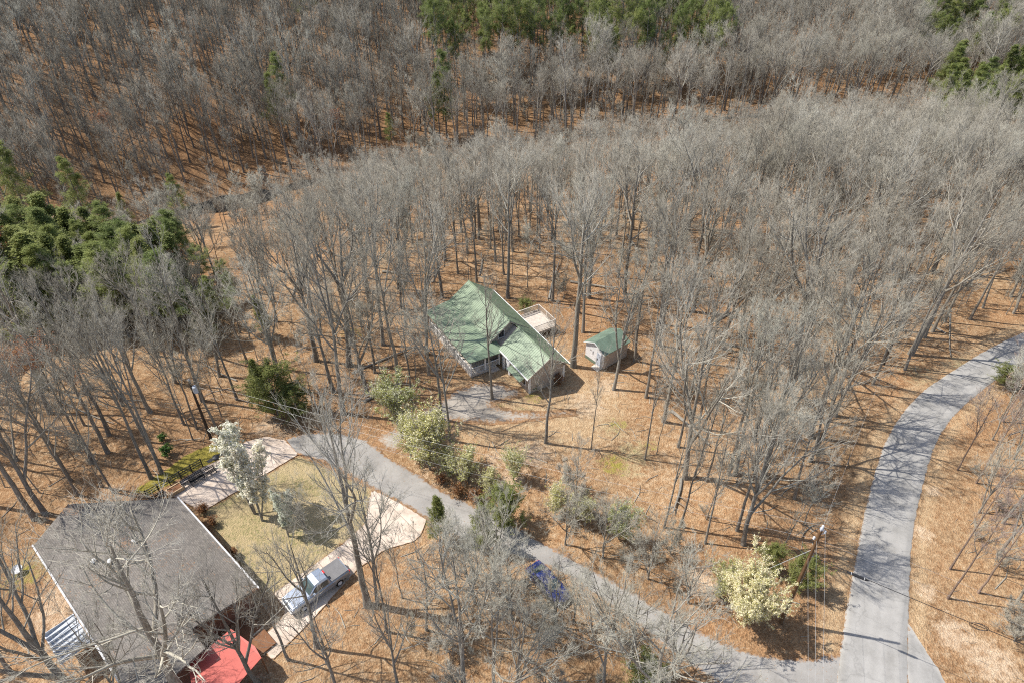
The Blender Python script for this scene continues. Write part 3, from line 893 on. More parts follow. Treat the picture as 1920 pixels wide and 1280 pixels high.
def shingle_material():
    m, t, b = new_mat('mottled_shingle', 0.95, 0.1)
    p = obj_pos(t)
    c = ramp(t, noise(t, p, 0.35, 6, 0.7), [(0.3, (0.135, 0.121, 0.107)), (0.5, (0.175, 0.158, 0.141)), (0.7, (0.21, 0.193, 0.174))])
    br = N(t, 'ShaderNodeTexBrick')
    br.inputs['Scale'].default_value = 1.0
    br.inputs['Brick Width'].default_value = 0.33; br.inputs['Row Height'].default_value = 0.15; br.inputs['Mortar Size'].default_value = 0.012
    br.inputs['Color1'].default_value = (0.80, 0.80, 0.80, 1); br.inputs['Color2'].default_value = (1.2, 1.18, 1.15, 1); br.inputs['Mortar'].default_value = (0.55, 0.53, 0.5, 1)
    t.links.new(p, br.inputs['Vector'])
    c = mix(t, 0.8, c, br.outputs['Color'], 'MULTIPLY')
    c = mix(t, 0.7, c, ramp(t, noise(t, p, 11, 3, 0.7), [(0.3, (0.7, 0.7, 0.7)), (0.7, (1.25, 1.25, 1.25))]), 'MULTIPLY')
    lv = noise(t, p, 5.0, 3, 0.8); big = noise(t, p, 0.22, 2, 0.5)
    f = math_n(t, 'DIVIDE', math_n(t, 'SUBTRACT', math_n(t, 'ADD', lv, math_n(t, 'MULTIPLY', big, 0.9)), 1.13), 0.05, clamp=True)
    c = mix(t, math_n(t, 'MULTIPLY', f, 0.6), c, (0.30, 0.16, 0.075))
    t.links.new(c, b.inputs['Base Color'])
    return m
M['shingle'] = shingle_material()
M['gutter'] = flat_mat('white_gutter', (0.55, 0.54, 0.53), 0.45, 0.4, 0.12, 1.5)
M['brick'] = flat_mat('red_brown_brick', (0.20, 0.10, 0.07), 0.9, 0.1, 0.25, 6)
M['red_roof'] = metal_roof('red_metal_roof', (0.47, 0.085, 0.06), 0.12, 0.5)
M['silver'] = metal_roof('silver_sheet', (0.38, 0.40, 0.43), 0.25, 0.5)
M['vent'] = flat_mat('pale_vent_metal', (0.50, 0.49, 0.47), 0.5, 0.4, 0.1)
M['iron'] = flat_mat('black_iron', (0.018, 0.018, 0.02), 0.5, 0.4, 0.1)
M['oak'] = flat_mat('brown_timber', (0.19, 0.09, 0.045), 0.8, 0.2, 0.2)
M['tan_wood'] = flat_mat('tan_timber', (0.50, 0.36, 0.22), 0.8, 0.2, 0.15)
M['pole'] = flat_mat('brown_pole', (0.15, 0.085, 0.043), 0.85, 0.15, 0.25, 2.5)
M['pole_dark'] = flat_mat('dark_pole', (0.075, 0.055, 0.042), 0.9, 0.1, 0.25, 2.5)
M['wire'] = flat_mat('aluminium_wire', (0.33, 0.33, 0.32), 0.4, 0.5, 0.05)
M['cable'] = flat_mat('black_cable', (0.02, 0.02, 0.022), 0.6, 0.3, 0.05)
M['ceramic'] = flat_mat('white_ceramic', (0.50, 0.50, 0.50), 0.25, 0.5, 0.03)
M['can'] = flat_mat('grey_steel_can', (0.50, 0.54, 0.60), 0.4, 0.5, 0.06)

def ribs(parent, planes, pitch, mat, name='roof_ribbing'):
    """raised standing seams running down the slope on each roof plane"""
    mb = MB()
    for a, b, c, d in planes:                      # a-b ridge, d-c eave (a above d, b above c)
        a, b, c, d = map(Vector, (a, b, c, d))
        n = max(2, int((b - a).length / pitch))
        up = (b - a).cross(d - a).normalized()
        if up.z < 0: up = -up
        s = (b - a).normalized() * 0.025
        for i in range(n + 1):
            t = i / n
            p, q = a.lerp(b, t), d.lerp(c, t)
            V = [p - s, p + s, q + s, q - s]
            mb.add([v - up * 0.01 for v in V] + [v + up * 0.016 for v in V], [(4, 5, 6, 7), (0, 4, 7, 3), (1, 2, 6, 5), (0, 1, 5, 4), (3, 7, 6, 2)])
    return mb.build(name, mat, parent, kind='stuff')
def rake(parent, pts, w_=0.05, h=0.16, name='trim_board', mat='white'):
    for a, b in zip(pts[:-1], pts[1:]):
        mb = MB()
        a, b = Vector(a), Vector(b)
        d = (b - a).normalized()
        side = d.cross(Vector((0, 0, 1))).normalized() * w_
        up = Vector((0, 0, h))
        mb.add([a - side, a + side, b + side, b - side, a - side - up, a + side - up, b + side - up, b - side - up],
               [(0, 1, 2, 3), (7, 6, 5, 4), (0, 4, 5, 1), (1, 5, 6, 2), (2, 6, 7, 3), (3, 7, 4, 0)])
        mb.build(name, mat, parent)
def window_x(parent, x, y0, y1, z0, z1, nx_=2, nz=2, face=1, mat='white'):
    """sash window on a wall of constant x, facing +x (face=1) or -x"""
    fr = MB(); t = 0.07
    def bx(xa, xb, *r):
        fr.box(min(xa, xb), max(xa, xb), *r)
    X = (x, x + face * 0.06)
    bx(*X, y0 - t, y1 + t, z0 - t, z0); bx(*X, y0 - t, y1 + t, z1, z1 + t)
    bx(*X, y0 - t, y0, z0, z1); bx(*X, y1, y1 + t, z0, z1)
    win = fr.build('window', mat, parent)
    for i in range(nx_):
        for k in range(nz):
            a, b = y0 + (y1 - y0) * i / nx_ + 0.02, y0 + (y1 - y0) * (i + 1) / nx_ - 0.02
            c, d = z0 + (z1 - z0) * k / nz + 0.02, z0 + (z1 - z0) * (k + 1) / nz - 0.02
            MB().box(min(x + face * 0.012, x + face * 0.03), max(x + face * 0.012, x + face * 0.03), a, b, c, d).build('pane', 'glass', win)
    return win
def window_y(parent, y, x0, x1, z0, z1, nx_=2, nz=2, face=-1):
    fr = MB(); t = 0.07
    ya, yb = sorted((y, y + face * 0.06))
    fr.box(x0 - t, x1 + t, ya, yb, z0 - t, z0); fr.box(x0 - t, x1 + t, ya, yb, z1, z1 + t)
    fr.box(x0 - t, x0, ya, yb, z0, z1); fr.box(x1, x1 + t, ya, yb, z0, z1)
    win = fr.build('window', 'white', parent)
    ya, yb = sorted((y + face * 0.012, y + face * 0.03))
    for i in range(nx_):
        for k in range(nz):
            MB().box(x0 + (x1 - x0) * i / nx_ + 0.02, x0 + (x1 - x0) * (i + 1) / nx_ - 0.02, ya, yb, z0 + (z1 - z0) * k / nz + 0.02, z0 + (z1 - z0) * (k + 1) / nz - 0.02).build('pane', 'glass', win)
    return win

# ------------------------------------------------------------------ green-roofed house (local x runs along the ridge towards the front gable)
HA = thing('house', 'tan house with a green metal gable roof and a rear deck', 'house', (-2.52, 79.45, 0), math.radians(-59.0))
def part(name, mat, parent, f, **kw):
    mb = MB(); f(mb)
    return mb.build(name, mat, parent, **kw)
part('wall', 'tan_siding', HA, lambda m: m.extrude([(0.2, -0.45, -0.3), (0.2, -0.45, 2.40), (0.2, -3.7, 4.98), (0.2, -6.4, 2.98), (0.2, -6.4, -0.3)], (10.1, 0, 0)))
part('garage_wall', 'tan_siding', HA, lambda m: m.extrude([(10.32, -0.47, -0.3), (10.32, -0.47, 2.40), (10.32, -2.97, 4.40), (10.32, -5.5, 2.40), (10.32, -5.5, -0.3)], (7.68, 0, 0)))
R0, R1 = -0.35, 10.55
part('roof', 'green_roof', HA, lambda m: m.prism([(R0, 0, 2.68), (R0, -3.7, 5.35), (R1, -3.7, 5.35), (R1, 0, 2.68)][::-1], 0.12), label='shaded green metal slope facing the deck')
part('roof', 'green_roof', HA, lambda m: m.prism([(R0, -3.7, 5.35), (R0, -6.6, 3.27), (R1, -6.6, 3.27), (R1, -3.7, 5.35)][::-1], 0.12), label='sunlit green metal slope')
part('porch_roof', 'green_roof', HA, lambda m: (m.prism([(R0, -6.6, 3.26), (R0, -10.35, 2.68), (12.2, -10.35, 2.68), (10.35, -6.6, 3.26)][::-1], 0.1),
                                                m.prism([(10.35, -6.6, 3.255), (12.2, -10.35, 2.675), (12.2, -5.52, 2.52), (10.35, -5.52, 2.92)], 0.1)))
G0, G1 = 11.35, 18.45
part('garage_roof', 'green_roof', HA, lambda m: m.prism([(10.57, 0, 2.66), (10.57, -2.97, 4.7), (G1, -2.97, 4.7), (G1, 0, 2.66)][::-1], 0.12), label='shaded slope of the garage wing roof')
part('garage_roof', 'green_roof', HA, lambda m: m.prism([(G0, -2.97, 4.7), (G0 + 0.25, -5.95, 2.66), (G1 - 0.1, -5.95, 2.66), (G1, -2.97, 4.7)][::-1], 0.12), label='sunlit slope of the garage wing roof')
ribs(HA, [((R0, -3.7, 5.36), (R1, -3.7, 5.36), (R1, 0, 2.69), (R0, 0, 2.69)), ((R0, -3.7, 5.36), (R1, -3.7, 5.36), (R1, -6.6, 3.28), (R0, -6.6, 3.28)),
          ((R0, -6.6, 3.27), (10.35, -6.6, 3.27), (10.35, -10.35, 2.69), (R0, -10.35, 2.69)),
          ((10.57, -2.97, 4.71), (G1, -2.97, 4.71), (G1, 0, 2.67), (10.57, 0, 2.67)), ((G0, -2.97, 4.71), (G1, -2.97, 4.71), (G1 - .1, -5.95, 2.67), (G0 + .25, -5.95, 2.67))], 0.33, 'green_roof')
for a, b in (((R0, -3.7, 5.40), (R1, -3.7, 5.40)), ((G0, -2.97, 4.75), (G1, -2.97, 4.75))):
    part('ridge_cap', 'green_roof', HA, lambda m: m.tube([a, b], 0.09, 6))
rake(HA, [(R0, 0.03, 2.70), (G1, 0.03, 2.68)], 0.05, 0.2)
rake(HA, [(G1 + 0.04, 0, 2.68), (G1 + 0.04, -2.97, 4.70), (G1 - 0.04, -5.95, 2.68)], 0.03, 0.16, mat='tan_siding')
rake(HA, [(G1, -5.99, 2.68), (G0 + 0.25, -5.99, 2.68)], 0.04, 0.16)
rake(HA, [(R1 + 0.04, -0.6, 3.1), (R1 + 0.04, -3.7, 5.34), (R1 + 0.04, -6.6, 3.26)], 0.03, 0.16, mat='tan_siding')
rake(HA, [(R0 - 0.04, 0, 2.7), (R0 - 0.04, -3.7, 5.34), (R0 - 0.04, -6.6, 3.26), (R0 - 0.04, -10.35, 2.68)], 0.03, 0.16)
for x, y, z in ((18.02, -0.55, 2.4), (18.02, -5.42, 2.4)):
    part('corner_board', 'white', HA, lambda m: m.box(x - 0.06, x + 0.03, y - 0.13, y + 0.13, 0, z))
window_x(HA, 10.3, -5.25, -4.45, 3.2, 4.2)
# garage side: door surround, small awning and window
part('door', 'white', HA, lambda m: m.box(12.6, 13.6, -5.56, -5.52, 0.05, 2.2))
for x in (12.35, 13.75):
    part('door_post', 'white', HA, lambda m: m.box(x - 0.16, x + 0.16, -5.78, -5.58, 0, 2.5))
part('awning', 'green_roof', HA, lambda m: m.prism([(14.4, -5.5, 2.15), (14.4, -6.5, 1.85), (17.4, -6.5, 1.85), (17.4, -5.5, 2.15)][::-1], 0.06))
window_y(HA, -5.5, 14.8, 15.7, 0.7, 1.6); window_y(HA, -5.5, 16.3, 17.2, 0.7, 1.6)
# porch
part('porch_floor', 'deck', HA, lambda m: m.box(0, 11.9, -10.1, -6.45, 0.05, 0.4))
for x, y in ((0.2, -10), (4, -10), (8, -10), (11.75, -10), (11.75, -8.0), (11.75, -6.0)):
    part('post', 'white', HA, lambda m: m.box(x - 0.08, x + 0.08, y - 0.08, y + 0.08, 0.4, 2.6))
part('porch_railing', 'white', HA, lambda m: ([m.box(x - 0.02, x + 0.02, -10.02, -9.98, 0.45, 1.25) for x in np.arange(0.3, 11.7, 0.16)], [m.box(11.73, 11.77, y - 0.02, y + 0.02, 0.45, 1.25) for y in np.arange(-9.9, -6.1, 0.16)],
     m.box(0.2, 11.75, -10.04, -9.96, 1.25, 1.33), m.box(11.71, 11.79, -9.95, -6, 1.25, 1.33)), kind='stuff')
part('porch_step', 'deck', HA, lambda m: m.box(11.92, 12.4, -7.7, -6.3, 0.0, 0.2))
# rear deck
DX0, DX1, DY0, DY1, DZ = 5.2, 9.4, 0.2, 4.1, 1.0
part('deck_boards', 'deck', HA, lambda m: [m.box(DX0, DX1, y, y + 0.13, DZ - 0.05, DZ) for y in np.arange(DY0, DY1, 0.145)], kind='stuff')
part('deck_joist', 'rail_wood', HA, lambda m: m.box(DX0 + 0.05, DX1 - 0.05, DY0, DY1 - 0.05, DZ - 0.3, DZ - 0.055))
for x in (DX0 + 0.05, (DX0 + DX1) / 2, DX1 - 0.05):
    part('deck_post', 'rail_wood', HA, lambda m: m.box(x - 0.06, x + 0.06, DY1 - 0.1, DY1 + 0.02, -0.1, DZ + 1.05))
for x in (DX0 + 0.05, DX1 - 0.05):
    part('deck_post', 'rail_wood', HA, lambda m: m.box(x - 0.06, x + 0.06, DY0 + 0.35, DY0 + 0.47, DZ, DZ + 1.05))
for z in (0.14, 1.0):
    part('rail', 'rail_wood', HA, lambda m: m.box(DX0, DX1, DY1 - 0.08, DY1, DZ + z, DZ + z + 0.07))
    for x in (DX0, DX1 - 0.1):
        part('rail', 'rail_wood', HA, lambda m: m.box(x, x + 0.1, DY0 + 0.4, DY1 - 0.1, DZ + z, DZ + z + 0.07))
part('balusters', 'rail_wood', HA, lambda m: ([m.box(x, x + 0.04, DY1 - 0.06, DY1 - 0.02, DZ + 0.2, DZ + 1.0) for x in np.arange(DX0 + 0.2, DX1 - 0.1, 0.17)],
     [m.box(x, x + 0.04, y, y + 0.04, DZ + 0.2, DZ + 1.0) for x in (DX0 + 0.03, DX1 - 0.07) for y in np.arange(DY0 + 0.5, DY1 - 0.15, 0.17)]), kind='stuff')

# ------------------------------------------------------------------ garden shed
SH = thing('shed', 'small white and tan garden shed with a dark green metal roof', 'shed', (11.43, 65.61, 0), math.radians(38.5))
LX, LY, EZ, RZ = 4.1, 3.28, 2.5, 3.45
part('wall', 'tan_siding', SH, lambda m: m.extrude([(0.03, 0, 0.1), (0.03, 0, EZ), (0.03, LY / 2, RZ - 0.08), (0.03, LY, EZ), (0.03, LY, 0.1)], (LX, 0, 0)), label='tan side and rear walls')
part('front_wall', 'white_wall', SH, lambda m: m.extrude([(0, 0.02, 0.45), (0, 0.02, EZ), (0, LY / 2, RZ - 0.1), (0, LY - 0.02, EZ), (0, LY - 0.02, 0.45)][::-1], (-0.05, 0, 0)), label='white gable front')
part('skirting', 'green_roof2', SH, lambda m: m.box(-0.06, 0.02, 1.32, LY - 0.01, 0.02, 0.44))
dr_ = part('door', 'door_grey', SH, lambda m: m.box(-0.09, -0.055, 0.3, 1.2, 0.15, 2.05))
part('handle', 'iron', dr_, lambda m: m.box(-0.14, -0.092, 1.05, 1.12, 1.0, 1.25))
for y in (0.18, 1.22):
    part('door_trim', 'white', SH, lambda m: m.box(-0.1, -0.055, y, y + 0.1, 0.12, 2.15))
part('roof', 'green_roof2', SH, lambda m: m.prism([(-0.25, -0.22, EZ - 0.02), (LX + 0.2, -0.22, EZ - 0.02), (LX + 0.2, LY / 2, RZ), (-0.25, LY / 2, RZ)], 0.07))
part('roof', 'green_roof2', SH, lambda m: m.prism([(-0.25, LY / 2, RZ), (LX + 0.2, LY / 2, RZ), (LX + 0.2, LY + 0.22, EZ - 0.02), (-0.25, LY + 0.22, EZ - 0.02)], 0.07))
ribs(SH, [((-0.25, LY / 2, RZ + .005), (LX + .2, LY / 2, RZ + .005), (LX + .2, -.22, EZ - .015), (-.25, -.22, EZ - .015)), ((-0.25, LY / 2, RZ + .005), (LX + .2, LY / 2, RZ + .005), (LX + .2, LY + .22, EZ - .015), (-.25, LY + .22, EZ - .015))], 0.4, 'green_roof2')
rake(SH, [(-0.29, -0.22, EZ), (-0.29, LY / 2, RZ), (-0.29, LY + 0.22, EZ)], 0.025, 0.12)
part('bracket', 'iron', SH, lambda m: m.box(-0.09, -0.055, 1.9, 1.97, 1.35, 1.85)); part('bracket', 'iron', SH, lambda m: m.box(-0.09, -0.055, 2.3, 2.38, 1.7, 1.9))
part('ramp', 'deck', SH, lambda m: m.prism([(-0.06, 0.2, 0.16), (-0.85, 0.2, 0.05), (-0.85, 1.35, 0.05), (-0.06, 1.35, 0.16)][::-1], 0.06))
for x in (0.3, 2.0, 3.8):
    part('footing', 'vent', SH, lambda m: m.box(x - 0.2, x + 0.2, 0.1, LY - 0.1, -0.1, 0.1))

# ------------------------------------------------------------------ low grey-roofed house
bu = np.array([0.738, -0.675]); bu /= np.linalg.norm(bu)
HB = thing('house', 'low brown house with a wide grey shingle roof, red porch roof attached', 'house', (-32.2, 42.9, 0), math.atan2(bu[1], bu[0]))
# local x along the gutter towards the camera, y = left of it (towards the lawn is +y)
foot = [(0, 0), (-7.0, -7.4), (-4.4, -11.3), (22, -11.3), (22, -6.2), (14.3, -6.2), (14.3, 0)]
def rz_(x, y):
    return 3.0 + 0.85 * (1 - abs(y + 5.7) / 5.7) * min(1, max(0, (x + 7) / 4))
rm = MB()
ridge_a, ridge_b = (-2.5, -5.7, 3.85), (16.6, -5.7, 3.85)
P_ = lambda x, y: (x, y, 3.0)
rm.add([P_(0, 0), P_(14.3, 0), (14.3, -5.7, 3.85), ridge_a, P_(-7.0, -7.4), P_(-4.4, -11.3), P_(16.6, -11.3), ridge_b, (16.6, -6.2, 3.78), (14.3, -6.2, 3.78)],
       [(0, 1, 2, 3), (0, 3, 4), (3, 5, 4), (3, 2, 7, 6, 5)])
rm.add([(x, y, z - 0.16) for x, y, z in [P_(0, 0), P_(14.3, 0), (14.3, -5.7, 3.85), ridge_a, P_(-7.0, -7.4), P_(-4.4, -11.3), P_(16.6, -11.3), ridge_b]],
       [(3, 2, 1, 0), (4, 3, 0), (4, 5, 3), (5, 6, 7, 2, 3)])
for a, b in [(0, 1), (1, 2), (4, 0), (5, 4), (6, 5), (2, 7), (7, 6)]:
    rm.f.append((a, b, [10, 11, 12, 13, 14, 15, 16, 17][b], [10, 11, 12, 13, 14, 15, 16, 17][a]))
rm.build('roof', 'shingle', HB)
part('wall', 'brick', HB, lambda m: m.extrude([(0.6, -0.6, -0.2), (-5.6, -7.5, -0.2), (-3.9, -10.7, -0.2), (16.0, -10.7, -0.2), (16.0, -6.2, -0.2), (13.7, -6.2, -0.2), (13.7, -0.6, -0.2)], (0, 0, 3.0)))
def gut(a, b):
    part('gutter', 'gutter', HB, lambda m: m.tube([a, b], 0.085, 6))
gut((-0.1, 0.07, 2.97), (14.4, 0.07, 2.97)); gut((-4.5, -11.37, 2.97), (16.7, -11.37, 2.97))
part('fascia', 'oak', HB, lambda m: m.box(14.32, 14.36, -6.1, 0, 2.75, 3.02))
for x, y in ((3.1, -7.4), (2.7, -5.0), (1.9, -8.4), (11.9, -8.0)):
    v = part('roof_vent', 'vent', HB, lambda m: m.tube([(x, y, rz_(x, y) - 0.1), (x, y, rz_(x, y) + 0.25), (x, y, rz_(x, y) + 0.26), (x, y, rz_(x, y) + 0.36)], [0.11, 0.11, 0.27, 0.1], 10))
def to_b(px, py, z):
    q = np.array(at(px, py, z)) - np.array((-32.2, 42.9))
    return (float(q @ bu), float(q @ np.array((-bu[1], bu[0]))), z)
RED = [to_b(433, 1178, 2.55), to_b(478, 1211, 2.5), to_b(490, 1232, 2.45), to_b(430, 1300, 2.4), to_b(362, 1300, 2.5), to_b(353, 1246, 2.55)]
part('porch_roof', 'red_roof', HB, lambda m: m.prism(RED if np.cross(np.subtract(RED[1], RED[0])[:2], np.subtract(RED[2], RED[1])[:2]) > 0 else RED[::-1], 0.08), label='bright red metal porch roof')
for q in (RED[0], RED[2], RED[3]):
    part('porch_post', 'oak', HB, lambda m: m.tube([(q[0], q[1], 0), (q[0], q[1], 2.4)], 0.07, 6))
part('porch_floor', 'oak', HB, lambda m: m.box(13.75, 18, -6.1, -1.2, 0, 0.3))
part('patio_roof', 'silver', HB, lambda m: m.prism([(5.0, -11.5, 2.78), (5.0, -13.9, 2.5), (8.6, -13.9, 2.5), (8.6, -11.5, 2.78)], 0.06), label='crumpled silver sheet patio roof')
part('patio_roof_seam', 'silver', HB, lambda m: [m.box(x, x + 0.05, -13.9, -11.5, 2.52, 2.83) for x in np.arange(5.15, 8.5, 0.55)][:0] or [m.add([(x, -11.5, 2.78), (x + .05, -11.5, 2.83), (x + .1, -11.5, 2.78), (x, -13.9, 2.5), (x + .05, -13.9, 2.55), (x + .1, -13.9, 2.5)], [(0, 1, 4, 3), (1, 2, 5, 4)]) for x in np.arange(5.15, 8.5, 0.42)], kind='stuff')
for x in (5.2, 8.4):
    part('patio_post', 'gutter', HB, lambda m: m.tube([(x, -13.8, 0), (x, -13.8, 2.48)], 0.05, 6))
for x in (2.5, 6, 9.5):
    window_y(HB, -0.6, x, x + 1.2, 0.9, 2.1, face=1)

# ------------------------------------------------------------------ patio clutter beside the low house
ra, rb = at(277, 934), at(381, 873)
RL = math.hypot(rb[0] - ra[0], rb[1] - ra[1])
rr = thing('iron_railing', 'long black iron railing along the mossy bank beside the patio', 'railing', (ra[0], ra[1], 0.08), math.atan2(rb[1] - ra[1], rb[0] - ra[0]))
for z in (0.35, 0.65, 0.95):
    part('rail', 'iron', rr, lambda m: m.box(0, RL, -0.035, 0.035, z, z + 0.06))
for x in np.linspace(0.04, RL - 0.04, 6):
    part('post', 'iron', rr, lambda m: m.box(x - 0.05, x + 0.05, -0.05, 0.05, -0.05, 1.1))
part('balusters', 'iron', rr, lambda m: [m.box(x - 0.012, x + 0.012, -0.012, 0.012, 0.1, 0.95) for x in np.arange(0.2, RL, 0.22)], kind='stuff')
ang = math.atan2(rb[1] - ra[1], rb[0] - ra[0])
def crate(px, py, name, label, sx, sy, sz, rim, inner, cat):
    x, y = at(px, py)
    o = thing(name, label, cat, (x, y, 0.087), ang)
    t = 0.1
    for (a, b, c, d) in ((-sx, sx, -sy, -sy + t), (-sx, sx, sy - t, sy), (-sx, -sx + t, -sy + t, sy - t), (sx - t, sx, -sy + t, sy - t)):
        part('side_board', rim, o, lambda m: m.box(a, b, c, d, 0, sz))
    part('soil', inner, o, lambda m: m.box(-sx + t, sx - t, -sy + t, sy - t, 0.02, sz - 0.08))
    return o
crate(330, 921, 'planter_box', 'tan timber planter box with dark brown fill beside the iron railing', 0.75, 0.5, 0.45, 'tan_wood', 'oak', 'planter')
def bench(px, py, label, L):
    x, y = at(px, py)
    o = thing('bench', label, 'bench', (x, y, 0.087), ang)
    for y0 in (-0.2, -0.02, 0.16):
        part('slat', 'iron', o, lambda m: m.box(-L / 2, L / 2, y0, y0 + 0.12, 0.42, 0.46))
    for z in (0.62, 0.8):
        part('back_rail', 'iron', o, lambda m: m.box(-L / 2, L / 2, 0.3, 0.34, z, z + 0.08))
    for xx in (-L / 2 + 0.1, L / 2 - 0.1):
        part('leg', 'iron', o, lambda m: m.box(xx - 0.03, xx + 0.03, -0.18, -0.12, 0, 0.42))
        part('leg', 'iron', o, lambda m: m.box(xx - 0.03, xx + 0.03, 0.26, 0.32, 0, 0.9))
bench(364, 905, 'black iron bench in the middle of the pale patio', 2.4)
bench(384, 898, 'longer black bench on the patio nearest the flowering pears', 2.8)
bench(300, 940, 'black bench by the corner of the shingle roof', 1.6)
gx_, gy_ = at(409, 868)
gr = thing('barbecue_grill', 'black barbecue grill at the far end of the patio', 'grill', (gx_, gy_, 0.087), ang)
part('bowl', 'iron', gr, lambda m: m.tube([(0, 0, 0.62), (0, 0, 0.7), (0, 0, 0.95), (0, 0, 1.08)], [0.15, 0.34, 0.36, 0.12], 12))
part('side_shelf', 'iron', gr, lambda m: m.box(-0.95, -0.36, -0.22, 0.22, 0.84, 0.88)); part('side_shelf', 'iron', gr, lambda m: m.box(0.36, 0.95, -0.22, 0.22, 0.84, 0.88))
for x, y in ((-0.3, -0.25), (0.3, -0.25), (0, 0.35)):
    part('leg', 'iron', gr, lambda m: m.tube([(x * 0.5, y * 0.5, 0.65), (x, y, 0)], 0.03, 5))
dx, dy = at(36, 1073)
ds = thing('satellite_dish', 'small round white dish standing in the grass left of the low house', 'dish', (dx, dy, 0))
part('reflector', 'ceramic', ds, lambda m: m.loft([[(r * math.cos(a), r * math.sin(a) * 0.95, z + 0.25 * r * math.sin(a)) for a in np.linspace(0, 2 * math.pi, 17)[:-1]] for r, z in ((0.05, 0.42), (0.28, 0.45), (0.46, 0.54), (0.48, 0.57), (0.44, 0.55), (0.27, 0.48), (0.05, 0.45))]))
part('mast', 'vent', ds, lambda m: m.tube([(0, 0, -0.1), (0, 0, 0.43)], 0.05, 6))

# ------------------------------------------------------------------ vehicles
def car_paint(name, col, metal=0.3):
    m, t, b = new_mat(name, 0.28, 0.5)
    n = noise(t, obj_pos(t), 3, 4, 0.6)
    t.links.new(ramp(t, n, [(0.3, tuple(x * 0.9 for x in col)), (0.7, col)]), b.inputs['Base Color'])
    b.inputs['Metallic'].default_value = metal
    b.inputs['Coat Weight'].default_value = 0.4
    return m
M['silver_paint'] = car_paint('silver_blue_paint', (0.34, 0.385, 0.45), 0.5)
M['blue_paint'] = car_paint('blue_paint', (0.018, 0.03, 0.15), 0.2)
M['tonneau'] = flat_mat('grey_vinyl_cover', (0.16, 0.155, 0.155), 0.8, 0.2, 0.15)
M['tyre'] = flat_mat('tyre_rubber', (0.02, 0.02, 0.02), 0.9, 0.1, 0.1)
M['tail'] = flat_mat('red_lens', (0.55, 0.03, 0.03), 0.2, 0.5, 0.05)
M['lens'] = flat_mat('clear_lens', (0.7, 0.72, 0.75), 0.15, 0.6, 0.05)
M['tint'] = flat_mat('tinted_glass', (0.06, 0.085, 0.085), 0.06, 0.7, 0.1)
def ring_sec(x, w_, z0, z1, r=0.12, wt=None):
    """rounded box section across the vehicle at x"""
    wt = w_ if wt is None else wt
    return [(x, -w_ + r * .5, z0), (x, w_ - r * .5, z0), (x, w_, z0 + r), (x, wt + (w_ - wt) * .3, z1 - r), (x, wt - r, z1), (x, -wt + r, z1), (x, -wt - (w_ - wt) * .3, z1 - r), (x, -w_, z0 + r)]
def wheel(parent, x, y, r=0.37, wd=0.24):
    s = 1 if y > 0 else -1
    ty = part('wheel', 'tyre', parent, lambda m: m.tube([(x, y - wd / 2, r), (x, y - wd / 2 + 0.04, r), (x, y + wd / 2 - 0.04, r), (x, y + wd / 2, r)], [r * .86, r, r, r * .86], 18))
    part('rim', 'can', ty, lambda m: m.tube([(x, y + s * wd / 2 - s * 0.02, r), (x, y + s * wd / 2 + s * 0.012, r)], r * 0.6, 12))
